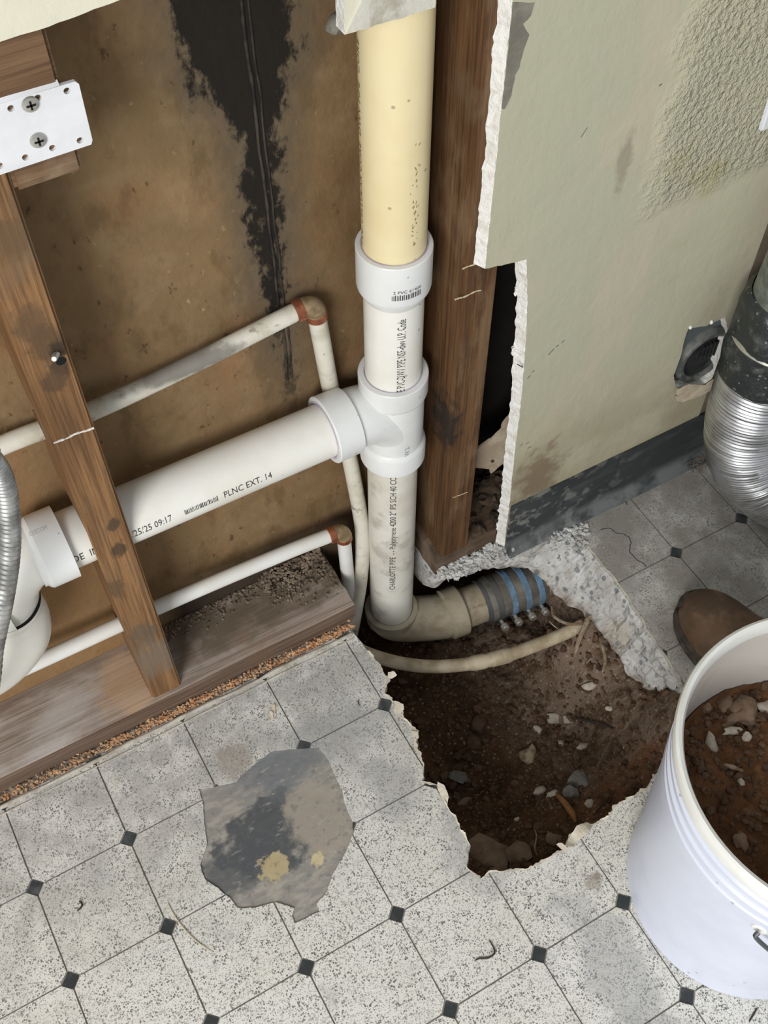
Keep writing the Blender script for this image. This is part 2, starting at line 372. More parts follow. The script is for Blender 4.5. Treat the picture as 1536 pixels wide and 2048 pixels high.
m.bump(orange, 0.012, 0.9); m.bump(m.raw(120, stretch=(1, 1, .4)), 0.001, 0.5); m.bump(m.raw(14), 0.006, 0.4); PAINT = m.done()
m = Mat('cream_drywall', 0.65).base((222, 218, 196)); m.mix(m.noise(8, 0.4, 0.65), (206, 202, 182)); m.bump(m.raw(160), 0.001, 0.4); CREAM = m.done()
m = Mat('gypsum', 0.95, spec=0.15).base((240, 238, 232)); m.mix(m.noise(60, 0.5, 0.7), (222, 216, 206)); m.bump(m.raw(150, detail=8), 0.004, 0.9); GYPSUM = m.done()
PAPER = simple('drywall_paper', (176, 162, 142), 0.85, var=(150, 134, 114), vs=30, bump=0.001)
PAPERW = simple('torn_paper', (214, 202, 180), 0.85, var=(196, 178, 150), vs=60, bump=0.001)
GREYPAPER = simple('skinned_paper', (138, 134, 122), 0.85, var=(112, 108, 98), vs=30, bump=0.002, bs=60)
m = Mat('plaster_patch', 0.8).base((206, 203, 190)); m.mix(m.noise(30, 0.45, 0.65), (170, 164, 148)); m.mix(m.noise(50, .62, .7), (138, 118, 92), .7); m.bump(m.raw(80), 0.003, 0.6); PLASTER = m.done()
BROWNPANEL = simple('brown_paper_shaded', (128, 114, 96), 0.8, var=(104, 90, 74), vs=14, bump=0.001)  # paper strip right of the seam, its shade put into the brown
m = Mat('rubber_base', 0.45).base((50, 54, 56)); m.mix(m.noise(16, 0.45, 0.65, stretch=(.5, 1, 2), detail=8), (76, 80, 82), 0.8)
m.mix(m.math('MULTIPLY', m.step(m.xyz()[0], 1.0, 0.75), m.noise(45, 0.5, 0.62, detail=8)), (136, 136, 130), 0.75)
m.mix(m.math('MULTIPLY', m.step(m.xyz()[2], 0.03, 0.012), m.noise(25, 0.3, 0.6)), (128, 130, 128), 0.6); RUBBER = m.done()
# plumbing
def pvc(name, c, v, d=None, rough=0.32):
    m = Mat(name, rough, spec=0.5).base(c); m.mix(m.noise(10, 0.4, 0.7), v)
    if d: m.mix(m.noise(26, 0.50, 0.66, detail=7), d, 0.6)
    m.mix(m.flecks(60, 0.12, 0.03), (90, 80, 70), 0.5); return m.done()
PVC = pvc('white_pvc', (232, 230, 222), (222, 218, 206)); PVCD = pvc('dusty_pvc', (222, 219, 208), (204, 198, 184), (168, 162, 150), 0.5)
YELLOW = pvc('yellowed_pvc', (230, 215, 172), (224, 206, 160)); FITTING = pvc('fitting_pvc', (228, 229, 227), (218, 219, 216))
PITPVC = pvc('dirty_pvc', (182, 172, 150), (160, 148, 126), (128, 112, 90), 0.55)
m = Mat('painted_pipe', 0.5).base((214, 210, 196)); m.mix(m.noise(20, 0.45, 0.65), (186, 178, 158), 0.8); m.mix(m.blob((-.150, 0, 0.628), (0.062, 1, 0.010), 0.5, 40, 0.4), (92, 88, 82), 0.8); m.mix(m.noise(70, 0.62, 0.7), (132, 118, 98), 0.7); PAINTED = m.done()
PAINTW = simple('white_painted_pipe', (230, 230, 226), 0.4, var=(220, 218, 210), vs=12)
COPPER = simple('copper', (178, 112, 82), 0.4, 0.7, var=(150, 92, 66), vs=90, bump=0.0005)
SOLDER = simple('tarnished_fitting', (168, 148, 116), 0.55, 0.35, var=(128, 108, 80), vs=80, bump=0.0005)
INK = simple('ink', (58, 58, 60), 0.6); INKF = simple('faded_ink', (120, 106, 78), 0.6); INKG = simple('grey_ink', (128, 130, 132), 0.6)
PRIMER = simple('purple_primer', (172, 156, 186), 0.4, var=(206, 200, 208), vs=30)
STEELBAND = simple('steel_shield', (142, 138, 130), 0.45, 0.45, var=(110, 104, 94), vs=30, bump=0.0006)
BLUE = simple('blue_band', (112, 146, 176), 0.5, var=(96, 112, 124), vs=40); RUBBERC = simple('dark_rubber', (70, 74, 76), 0.6, var=(92, 90, 86), vs=30)
BOLT = simple('bolt_steel', (200, 196, 186), 0.45, 0.25, var=(160, 152, 140), vs=150)
SCREW = simple('screw_steel', (196, 194, 186), 0.3, 0.8); DARK = simple('dark_void', (14, 13, 12), 0.9)
POLY = simple('pit_water_pipe', (196, 182, 156), 0.5, var=(160, 144, 118), vs=40)
m = Mat('braid', 0.42, 0.85).base((196, 196, 194)); m.mix(m.noise(50, 0.4, 0.6), (150, 150, 148)); BRAID = m.done()
PLATE = simple('white_plate', (228, 229, 232), 0.35, var=(214, 214, 216), vs=14)
m = Mat('bucket_plastic', 0.35, spec=0.5).base((213, 218, 233)); m.mix(m.noise(14, 0.45, 0.7), (206, 211, 227)); m.mix(m.flecks(45, 0.10, 0.03), (130, 130, 140), 0.6); BUCKET = m.done()
BUCKETLIP = simple('bucket_rim_plastic', (232, 233, 230), 0.35, var=(224, 224, 218), vs=20)
m = Mat('bucket_inside', 0.5).base((200, 194, 187)); m.mix(m.noise(16, 0.45, 0.7), (178, 166, 155), 0.6); BUCKIN = m.done()
WIRE = simple('bail_wire', (104, 106, 108), 0.4, 0.7)
m = Mat('boot_leather', 0.55).base((112, 88, 68)); m.mix(m.noise(14, 0.4, 0.65, detail=9), (84, 66, 52)); m.mix(m.noise(40, 0.5, 0.7, detail=9), (138, 112, 90), 0.6); m.bump(m.raw(90), 0.001, 0.5); LEATHER = m.done()
SOLE = simple('boot_sole', (52, 46, 42), 0.7, var=(84, 74, 66), vs=60, bump=0.001); WORN = simple('worn_toe_cap', (104, 98, 94), 0.7, var=(80, 74, 70), vs=60)
m = Mat('foil_duct', 0.40, 0.95).base((205, 206, 208)); m.mix(m.noise(30, 0.4, 0.7), (170, 170, 170)); FOIL = m.done()
m = Mat('galvanized', 0.38, 0.85).base((158, 164, 162)); m.mix(m.noise(60, 0.4, 0.6), (128, 136, 134)); GALV = m.done()
m = Mat('dark_tape', 0.35, 0.35).base((58, 62, 62)); m.mix(m.noise(50, 0.5, 0.7, detail=8), (116, 118, 114), 0.6); m.mix(m.flecks(150, 0.25, 0.05), (160, 160, 155), 0.6); m.bump(m.raw(40), 0.006, 0.8); TAPE = m.done()
m = Mat('vent_box_plastic', 0.45).base((88, 97, 98)); m.mix(m.noise(40, 0.45, 0.65), (104, 108, 106), 0.7); VENTM = m.done()
VENTD = simple('vent_dark', (30, 32, 33), 0.5, var=(46, 48, 48), vs=60)
LINT = simple('lint', (120, 110, 98), 0.95); HAIR = simple('fibre', (60, 52, 46), 0.8); PALEFIBRE = simple('pale_fibre', (205, 192, 162), 0.7)
CAULK = simple('old_caulk', (196, 190, 176), 0.75, var=(160, 150, 134), vs=40, bump=0.002, bs=120)

# ------------------------------------------------------------------ floor: slab with broken hole, vinyl on top
T = 0.117
def P0(u, v): q = at(u, v, z=0.0); return (q.x, q.y)
# control points of the hole: (top outline point, offset of its lower edge)
ctrl = [((0.500, 0.30), (-.01, 0)), ((0.500, 0.20), (-.01, 0)), ((0.4830, 0.137), (-.012, 0))]
for u, v in [(690,1246),(715,1272),(737,1300),(765,1335),(777,1358),(770,1385),(800,1412),(806,1432),(835,1465),(830,1492),(849,1527),(845,1563),(880,1570),(890,1600),(915,1642),(940,1688),(935,1735)]:
    ctrl.append((P0(u, v), (-.015, 0)))
for u, v in [(965,1756),(985,1742),(1055,1737),(1100,1712),(1130,1696),(1146,1668),(1182,1652),(1214,1636),(1226,1614),(1290,1580),(1308,1548)]:
    ctrl.append((P0(u, v), (0, -.015)))
ctrl += [((0.745,-.245),(0,-.01)),((.79,-.215),(-.002,-.002)),((.812,-.190),(-.008,0))]
for (u, v), d in [((1365,1370),(-.010,0)),((1340,1330),(-.012,0)),((1300,1270),(-.017,0)),((1250,1190),(-.028,0)),((1230,1160),(-.032,0)),((1180,1100),(-.042,0)),((1140,1065),(-.042,-.008))]:
    ctrl.append((P0(u, v), d))
ctrl += [((.80,.106),(-.022,.008)),((.77,.108),(-.002,.018)),((.735,.115),(0,.032)),((.70,.132),(.005,.026)),((.66,.142),(-.008,.022)),((.632,.150),(0,.02)),((.622,.20),(0,.01)),((.615,.30),(0,0))]
A0 = [c[0] for c in ctrl]; holeA = []; holeB = []
n = len(ctrl)
for i in range(n):
    a, da = ctrl[i]; b, db = ctrl[(i+1) % n]; L = math.dist(a, b); k = max(1, int(L/0.0045))
    for q in range(k):
        t = q/k; p = Vector((a[0]+(b[0]-a[0])*t, a[1]+(b[1]-a[1])*t)); d = Vector((da[0]+(db[0]-da[0])*t, da[1]+(db[1]-da[1])*t))
        s = Vector((p.x*70, p.y*70, 3.0))
        j = Vector((mnoise.noise(s)+.6*mnoise.noise(s*2.9), mnoise.noise(s+Vector((9, 4, 1)))+.6*mnoise.noise(s*2.9+Vector((5, 5, 5)))))*0.0022
        j2 = Vector((mnoise.noise(s*.5+Vector((1, 2, 9))), mnoise.noise(s*.5+Vector((4, 2, 3)))))*0.006
        holeA.append(tuple(p+j)); holeB.append(tuple(p+d+j2))
rect = [(-1.2, -1.7), (2.2, -1.7), (2.2, 0.40), (-1.2, 0.40)]
V, F = cdt([rect, holeA]); cen = np.array([np.mean([V[i] for i in f], axis=0) for f in F])
F = [f for f, h in zip(F, inside(holeA, cen)) if not h]
mb = MB(); mb.add([(v[0], v[1], -0.003) for v in V], [f if ((V[f[1]][0]-V[f[0]][0])*(V[f[2]][1]-V[f[0]][1])-(V[f[2]][0]-V[f[0]][0])*(V[f[1]][1]-V[f[0]][1])) > 0 else f[::-1] for f in F])
N = len(holeA); rows = 9; rv = []
cxy = Vector((0.64, -0.03))
for r in range(rows+1):
    t = r/rows
    for i in range(N):
        a = Vector(holeA[i]); b = Vector(holeB[i]); p = a.lerp(b, t)
        out = (p-cxy).normalized(); q = Vector((p.x*55, p.y*55, t*5))
        am = 0.0 if r == 0 else 0.007
        d = (mnoise.noise(q)+.5*mnoise.noise(q*2.5))*am
        zz = -0.003-0.082*t + (mnoise.noise(q+Vector((7, 7, 7)))*0.006 if 0 < r else 0) + (0.008*mnoise.noise(Vector((p.x*25, p.y*25, 9))) if r == rows else 0)
        rv.append((p.x+out.x*d, p.y+out.y*d, zz))
for i in range(N):
    p = Vector(holeB[i]); out = (p-cxy).normalized(); rv.append((p.x+out.x*0.25, p.y+out.y*0.25, -0.10))
rf = []
for r in range(rows+1):
    for i in range(N):
        j = (i+1) % N; rf.append((r*N+i, r*N+j, (r+1)*N+j, (r+1)*N+i))
mb.add(rv, rf)
floor = mb.build('floor', CONCRETE); floor['kind'] = 'structure'
bm = bmesh.new(); bm.from_mesh(floor.data); bmesh.ops.remove_doubles(bm, verts=bm.verts, dist=1e-6); bmesh.ops.recalc_face_normals(bm, faces=bm.faces); bm.to_mesh(floor.data); bm.free()
# vinyl outlines
patch = rag([P0(*q) for q in [(398,1577),(407,1615),(409,1654),(414,1687),(407,1712),(400,1730),(409,1758),(436,1776),(457,1794),(475,1815),(508,1815),(554,1804),(588,1817),(584,1830),(590,1846),(640,1823),(633,1808),(654,1783),(664,1752),(694,1700),(706,1668),(706,1644),(694,1620),(683,1579),(674,1558),(658,1522),(636,1493),(597,1497),(550,1500),(518,1518),(497,1538),(472,1563),(432,1572),(411,1576)]], 0.0012, 0.004, seed=2.0, freq=110)
edge_back = [(x, 0.1165+0.0016*mnoise.noise(Vector((x*40, 0, 5)))+0.001*mnoise.noise(Vector((x*130, 3, 5)))) for x in np.arange(0.49, -0.40, -0.006)]
holeV = [((p[0]-0.0015*(1 if p[0] < .6 else -1)), p[1]) for p in holeA]
xs0, xs1, ys0 = -0.40, 1.60, -0.90
outer = [(xs0, ys0), (xs1, ys0), (xs1, 0.114), (0.83, 0.114), (0.49, 0.1165)] + edge_back[1:] + [(xs0, 0.1165)]
oct_polys = []; dots = []
h = 0.0105; g = 0.0009
for i in range(-4, 14):
    for j in range(-1, 8):
        x0 = i*T; y1 = -(j-0)*T; x1 = x0+T; y0 = y1-T
        cx, cy = (x0+x1)/2, (y0+y1)/2
        a = T/2-g; b = T/2-h-g*0.7
        o8 = [(cx-b, cy-a), (cx+b, cy-a), (cx+a, cy-b), (cx+a, cy+b), (cx+b, cy+a), (cx-b, cy+a), (cx-a, cy+b), (cx-a, cy-b)]
        if x1 > xs0 and x0 < xs1 and y1 > ys0 and y0 < 0.12: oct_polys.append(o8)
        hd = h-g*0.9
        dots.append([(x0, y1-hd), (x0+hd, y1), (x0, y1+hd), (x0-hd, y1)])
dots = [d for d in dots if xs0 < d[0][0] < xs1 and ys0 < d[0][1]+h and d[0][1] < 0.115]
polys = [outer, holeV, patch] + oct_polys + dots
V, F = cdt(polys); cen = np.array([np.mean([V[i] for i in f], axis=0) for f in F])
ok = inside(outer, cen) & ~inside(holeV, cen)
inp = inside(patch, cen)
Fb = [f for f, o in zip(F, ok) if o]
back = extrude_tris(V, Fb, -0.003, -0.0020, XY, 'vinyl_backing', BACKING, floor)
def curl(a, b, hgt):     # the sheet lifts a little along the torn edges
    p = Vector((a, b, 0)); return (a, b, hgt + 0.0012*max(0.0, mnoise.noise(Vector((a*14, b*14, 1)))))
for P, nm, mt in [(o, 'floor_tile', VINYL) for o in oct_polys] + [(d, 'floor_inset', VDOT) for d in dots]:
    pa = np.array(P); lo, hi = pa.min(0), pa.max(0)
    sel = np.where((cen[:, 0] > lo[0]) & (cen[:, 0] < hi[0]) & (cen[:, 1] > lo[1]) & (cen[:, 1] < hi[1]) & ok & ~inp)[0]
    if not len(sel): continue
    sel = sel[inside(P, cen[sel])]
    if not len(sel): continue
    extrude_tris(V, [F[k] for k in sel], -0.0020, 0.0, XY, nm, mt, floor, back=False)
# the same vinyl beyond the view, joined
mb = MB()
for i in range(-10, 19):
    for j in range(-1, 15):
        x0 = i*T; y1 = -j*T; cx, cy = x0+T/2, y1-T/2
        if xs0+0.01 < cx < xs1-0.0 and cy > ys0: continue
        if cy > 0.1: continue
        a = T/2-g; b = T/2-h
        yt = min(cy+a, 0.112)
        o8 = [(cx-b, cy-a), (cx+b, cy-a), (cx+a, cy-b), (cx+a, min(cy+b, yt)), (cx+b, yt), (cx-b, yt), (cx-a, min(cy+b, yt)), (cx-a, cy-b)]
        mb.add([(p[0], p[1], 0) for p in o8], [tuple(range(8))], 0)
        mb.add([(x0, y1-h, 0), (x0+h, y1, 0), (x0, y1+h, 0), (x0-h, y1, 0)], [(0, 1, 2, 3)], 1)
far = mb.build('floor_tile_field', [VINYL, VDOT], floor); far['kind'] = 'stuff'
# torn shreds of vinyl round the hole
def flap(px, py, lx, ly, rot, lift, mat=PAPERW, seed=0, z=0.0005):
    c = P0(px, py); rs = random.Random(seed); k = 11; top = []
    for q in range(k):
        th = 2*math.pi*q/k; rr = rs.uniform(.7, 1.1); a = math.cos(th)*lx*rr; b = math.sin(th)*ly*rr
        X = c[0]+a*math.cos(rot)-b*math.sin(rot); Y = c[1]+a*math.sin(rot)+b*math.cos(rot); top.append((X, Y, z+lift*(a/lx+1)*0.5+rs.uniform(0, .001)))
    v = top+[(p[0], p[1], p[2]-0.0012) for p in top]+[(c[0], c[1], z+lift*.6), (c[0], c[1], z+lift*.6-.0012)]
    f = [(q, (q+1) % k, 2*k) for q in range(k)]+[((q+1) % k+k, q+k, 2*k+1) for q in range(k)]+[(q, q+k, (q+1) % k+k, (q+1) % k) for q in range(k)]
    mesh('torn_flap', v, f, mat, floor)
def lip(i0, i1, wmax, seed, lift, inward=1.0):
    """ragged strip of torn vinyl backing along the hole edge, outline indices i0..i1"""
    v = []; f = []; k = 0
    cc = Vector((0.64, -0.03))
    ids = list(range(i0, i1))
    fine = []
    for a in ids:
        p, q = Vector(holeV[a % N]), Vector(holeV[(a+1) % N])
        for t in (0, .25, .5, .75): fine.append(p.lerp(q, t))
    for a, p in enumerate(fine):
        out = (p-cc).normalized(); nz = mnoise.noise(Vector((p.x*90, p.y*90, seed)))+.7*mnoise.noise(Vector((p.x*260, p.y*260, seed)))
        wd = max(0.0004, wmax*(.30+.75*nz)); lf = lift*max(0, mnoise.noise(Vector((p.x*50, p.y*50, seed+4)))+.2)
        a_ = p+out*.0008; b_ = p-out*wd
        v += [(a_.x, a_.y, .0004), (b_.x, b_.y, .0004+lf-wd*.15), (b_.x, b_.y, -.0010+lf-wd*.15), (a_.x, a_.y, -.0012)]
    for a in range(len(fine)-1):
        b = a*4
        f += [(b, b+4, b+5, b+1), (b+1, b+5, b+6, b+2), (b+2, b+6, b+7, b+3)]
    mesh('torn_lip', v, f, LIP, floor)
def near(u, v):
    c = P0(u, v); return int(np.argmin([math.dist(c, p) for p in holeA]))
LIP = simple('torn_vinyl', (216, 208, 192), .8, var=(190, 180, 162), vs=80, bump=.001)
k1, k2, k3, k4, k5 = near(737, 1300), near(845, 1563), near(965, 1756), near(1308, 1548), near(1146, 1668)
lip(k1, k2, .0058, 1.0, .003); lip(k2, k3, .0045, 2.0, .003); lip(k3, k5-4, .0035, 3.0, .002); lip(k5-4, k4, .0050, 4.0, .003)
lip(near(1365, 1370), near(1140, 1065), .0028, 5.0, .001)
def chip(outline, z, lift, name='torn_flap'):
    P = rag([P0(u, v) for u, v in outline], .0010, .0025, seed=6.0, freq=200); c = np.mean(P, axis=0)
    V_, F_ = cdt([P]); ce = np.array([np.mean([V_[i] for i in f], axis=0) for f in F_]); F_ = [f for f, q in zip(F_, inside(P, ce)) if q]
    extrude_tris(V_, F_, z-.0012, z, lambda a, b, hh: (a, b, hh+lift*(.5+.5*math.sin((a-c[0])*160+(b-c[1])*90))), name, LIP, floor)
chip([(1128,1694),(1140,1672),(1152,1656),(1170,1646),(1184,1650),(1180,1664),(1160,1680),(1146,1696)], .002, .005)
chip([(1112,1690),(1122,1688),(1136,1700),(1126,1704)], .002, .004)
chip([(776,1346),(786,1344),(794,1352),(784,1358),(774,1356)], .000, .004)
chip([(790,1404),(806,1410),(808,1420),(798,1430),(788,1422)], .000, .004)
chip([(824,1462),(836,1464),(838,1476),(828,1484),(822,1474)], -.001, .003)
chip([(874,1566),(888,1572),(898,1596),(894,1612),(884,1598),(876,1582)], .000, .005)
# small nick in the vinyl and a crack by the far tile
flap(547, 1420, .007, .003, 1.0, .002, seed=5); flap(543, 1432, .005, .003, 1.2, .0025, seed=6)

# ------------------------------------------------------------------ soil in the hole
nx, ny = 190, 200
gx = np.linspace(0.40, 0.90, nx); gy = np.linspace(-0.33, 0.235, ny)
def sm(t): t = np.clip(t, 0, 1); return t*t*(3-2*t)
def soil_z(x, y):
    b = -0.208 - 0.018*sm((y-.06)/.05) + 0.105*sm((x-0.715)/0.10)*(1-.97*sm((y-.005)/.07)*(1-sm((x-.79)/.03))) + 0.120*sm((-y-0.06)/0.19)
    b += 0.03*sm((x-.62)/.1)*sm((-y-.12)/.1) + 0.035*sm((0.52-x)/0.06)
    s = Vector((x*11, y*11, 2)); return float(b) + 0.012*mnoise.noise(s)+0.008*mnoise.noise(s*2.7)+0.0045*mnoise.noise(s*6.1)+0.003*mnoise.noise(s*13)+0.002*abs(mnoise.noise(s*24))
def soil_zc(x, y): return min(soil_z(x, y), -0.012)
sv = [(x, y, soil_zc(x, y)) for y in gy for x in gx]
sf = [(j*nx+i, j*nx+i+1, (j+1)*nx+i+1, (j+1)*nx+i) for j in range(ny-1) for i in range(nx-1)]
soil = mesh('soil', sv, sf, SOIL, smooth=True); tag(soil, 'dark brown damp soil at the bottom of the broken floor hole', 'soil', kind='stuff')
def on_soil(u, v):
    p = at(u, v, z=-0.12)
    for _ in range(14): p = at(u, v, z=soil_zc(p.x, p.y))
    return p
mb = MB()
for k in range(2600):
    x = random.uniform(.46, .83); y = random.uniform(-.27, .16); s = random.choice([.0015, .002, .003, .004, .006])*random.uniform(.7, 1.2)
    v, f = rock_data((x, y, soil_zc(x, y)+s*.3), (s, s*random.uniform(.6, 1), s*.7), seed=k, sub=1, rough=.4); mb.add(v, f)
o = mb.build('soil_crumbs', SOILCLOD, soil); o['kind'] = 'stuff'

# ------------------------------------------------------------------ walls and framing
YS = 0.135          # stud faces
YD = 0.122          # drywall face
YB = 0.2235         # sheathing
mb = MB(); mb.box((-1.2, YB, -.25), (2.2, YB+0.03, 2.4))
wb = mb.build('wall_back', SHEATH); wb['kind'] = 'structure'
mb = MB(); mb.box((0.676, YB-.0016, 0.03), (1.5, YB-.0002, 2.4)); mb.build('cavity_shade_panel', simple('cavity_shade', (34, 29, 25), .9, var=(26, 22, 19), vs=20), wb)  # added black sheet, stands in for the deep shade of the cavity
for sx, r in ((0.4688, .0017), (0.4746, .0012)):
    pth = [(sx+0.010-0.021*z*0.55+0.0016*mnoise.noise(Vector((z*30, sx*50, 0))), YB-0.0004, z) for z in np.arange(0.40, 1.6, 0.012)]
    tube('joint_seam', pth, [r*(0.7+0.6*abs(mnoise.noise(Vector((q[2]*60, 1, sx*90))))) for q in pth], SEAM, wb, segs=8)
# right drywall
vent_hole = rag([(q.x, q.z) for q in [at(u, v, y=YD) for u, v in [(1376,657),(1412,652),(1450,634),(1462,690),(1446,742),(1408,768),(1352,775),(1347,752),(1362,712),(1368,684)]]], 0.0010, 0.004, seed=4, freq=120)
cut = [(q.x, q.z) for q in [at(u, v, y=YD) for u, v in [(1025,0),(970,538),(1053,519),(1054,560),(1055,600),(1053,660),(1046,760),(1039,830),(1030,900),(1024,960),(1020,1000),(1012,1060)]]]
cut = [(0.6505, 2.4)] + cut + [(0.729, 0.006)]
cutr = rag(cut, 0.0009, 0.005, closed=False, seed=1, freq=150)
SEAMX = 1.043
wallp = cutr + [(SEAMX, 0.006), (SEAMX, 2.4)]
def wall_region(poly, holes, name, lo, hi, mats, side, topm=0, parent=None, backm=None, flare=0.0):
    V, F = cdt([poly]+holes); cen = np.array([np.mean([V[i] for i in f], axis=0) for f in F]); k = inside(poly, cen)
    for hh in holes: k &= ~inside(hh, cen)
    F = [f for f, q in zip(F, k) if q]
    o = extrude_tris(V, F, lo, hi, (lambda a, b, hh: (a-(flare+flare*.5*mnoise.noise(Vector((a*90, b*90, 2))) if hh == lo and a < .74 else 0), hh, b)), name, mats, parent, side_mat=side, top_mat=topm, back_mat=backm)
    return o
hole_in = [p for p in vent_hole]
wr = wall_region(wallp, [[(min(p[0], SEAMX-0.0006), p[1]) for p in vent_hole]], 'wall_right', YS, YD, [PAINT, GYPSUM, PAPER], 1, backm=2, flare=.0055); wr['kind'] = 'structure'
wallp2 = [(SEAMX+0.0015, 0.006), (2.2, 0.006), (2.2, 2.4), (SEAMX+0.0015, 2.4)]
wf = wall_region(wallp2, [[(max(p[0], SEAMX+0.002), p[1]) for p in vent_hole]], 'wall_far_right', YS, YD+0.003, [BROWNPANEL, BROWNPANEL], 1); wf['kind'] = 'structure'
# fuzzy crumbs hanging on the cut edge
mb = MB()
for k in range(420):
    i = random.randrange(len(cutr)-1); t = random.random(); a, b = cutr[i], cutr[i+1]
    if b[1] > 0.9: continue
    s = random.uniform(.0006, .0018)
    v, f = rock_data((a[0]+(b[0]-a[0])*t-.0005, random.choice([YS, YS, YS-.001, YD+.001, random.uniform(YD, YS)]), a[1]+(b[1]-a[1])*t), (s, s, s*1.4), seed=k, sub=1, rough=.5); mb.add(v, f)
for (u, v), s in [((1034,578),.0035),((1030,704),.0045),((1031,770),.003),((1008,1050),.006),((1004,1035),.007),((1012,1075),.005),((1000,1060),.004)]:
    for q in range(5):
        p = at(u+random.uniform(-4, 4), v+random.uniform(-11, 11), y=YS); vv, ff = rock_data(p, (s*.6, s*.5, s*.8), seed=u+q, sub=2, rough=.6); mb.add(vv, ff)
o = mb.build('gypsum_crumbs', GYPSUM, wr); o['kind'] = 'stuff'
# skinned grey paper patch by the cut and scored lines
skin = [(q.x, q.z) for q in [at(u, v, y=YD) for u, v in [(1026,4),(1068,6),(1062,30),(1045,48),(1058,70),(1046,100),(1038,135),(1030,150),(1022,190),(1010,218),(1003,218),(1012,140)]]]
wall_region(rag(skin, .0008, .004, seed=8, freq=160), [], 'torn_paper', YD, YD-0.0004, GREYPAPER, 0, parent=wr)
# torn paper lip under the vent
for pts, lift in [([(1345,772),(1372,760),(1410,768),(1440,742),(1446,756),(1425,778),(1398,792),(1380,798),(1362,792),(1350,786)], .004), ([(1348,790),(1372,783),(1384,795),(1366,803),(1352,800)], .002)]:
    pl = rag([(q.x, q.z) for q in [at(u, v, y=YD) for u, v in pts]], .0008, .003, seed=9, freq=150)
    zc = np.mean([p[1] for p in pl]); V, F = cdt([pl]); cen = np.array([np.mean([V[i] for i in f], axis=0) for f in F]); F = [f for f, q in zip(F, inside(pl, cen)) if q]
    extrude_tris(V, F, 0.0, 0.0012, lambda a, b, hh, zc=zc, lift=lift: (a, YD-hh-lift*max(0, (b-zc)/0.02+.5), b), 'torn_paper', PAPERW, wr)
for u, v in [(1381,654),(1423,643)]:
    p = at(u, v, y=YD); vv, ff = rock_data(p, (.0032, .0025, .0030), seed=u, sub=2); mesh('gypsum_chip', vv, ff, GYPSUM, wr)
# pencil dashes and scratches on the drywall
mb = MB()
for (u0, v0), (u1, v1), wd in [((1097,710),(1108,698),.0009),((1112,694),(1118,690),.0009),((1123,686),(1130,680),.0008),((1055,757),(1061,751),.001),((1064,745),(1069,741),.001),((1034,728),(1046,735),.0012),((1040,893),(1046,887),.0007),((1052,888),(1058,884),.0007),((1055,897),(1064,893),.0007),((1318,172),(1324,168),.001),((1175,255),(1162,275),.0006)]:
    a = at(u0, v0, y=YD-0.0003); b = at(u1, v1, y=YD-0.0003); d = (b-a).normalized(); s = Vector((-d.z, 0, d.x))*wd*.5
    mb.add([a-s, a+s, b+s, b-s], [(0, 1, 2, 3)])
mb.build('pencil_dashes', INK, wr)
# drywall above the opening
ul = [(-1.2, 2.4), (-1.2, 0.9225)] + rag([(-1.2, 0.9225), (0.30, 0.9225), (0.36, 0.927), (0.504, 0.930)], .0008, .006, closed=False, seed=5, freq=130) + rag([(0.5045, 0.930), (0.5050, 0.8535), (0.5800, 0.8515), (0.5815, 0.95)], .0006, .004, closed=False, seed=6, freq=130) + [(0.5815, 2.4)]
wu = wall_region(ul, [], 'wall_upper', YS, YD, [CREAM, GYPSUM, PAPER], 1, backm=2); wu['kind'] = 'structure'
pz = [(0.5058, 0.8548), (0.5795, 0.8525), (0.5808, 0.945), (0.5225, 0.945), (0.5180, 0.8750)]
wall_region(rag(pz, .0012, .004, seed=3, freq=120), [], 'plaster_patch', YD, YD-.0016, PLASTER, 0, parent=wu)
# small plug of grey crumb left of that corner
p = at(672, 46, y=0.150); rock('plaster_lump', p, (.011, .008, .007), GREYPAPER, seed=4, label='grey plaster lump stuck beside the drywall corner above the yellow pipe', cat='plaster')
# rubber cove baseboard
mb = MB(); prof = [(YD, 0.108), (YD-.0030, 0.108), (YD-.0034, 0.100), (YD-.0034, 0.022), (YD-.0050, 0.012), (YD-.0105, 0.004), (YD-.016, 0.0012), (YD-.016, 0.0003), (YD, 0.0003)]
bx = [0.7285, 0.75, 0.80, 0.85, 0.905, 0.9052, 1.0, 1.2, 1.6, 2.2]; k = len(prof); vv = []
for i, x in enumerate(bx):
    for (py, pz_) in prof: vv.append((x, py+0.0012*mnoise.noise(Vector((x*9, pz_*20, 1)))-(.0015 if x > .9051 else 0), pz_))
ff = [(i*k+q, (i+1)*k+q, (i+1)*k+q+1, i*k+q+1) for i in range(len(bx)-1) for q in range(k-1)]+[tuple(range(k)), tuple((len(bx)-1)*k+q for q in range(k-1, -1, -1))]
bb = autosmooth(mesh('baseboard_right', vv, ff, RUBBER), 40); bb['kind'] = 'structure'
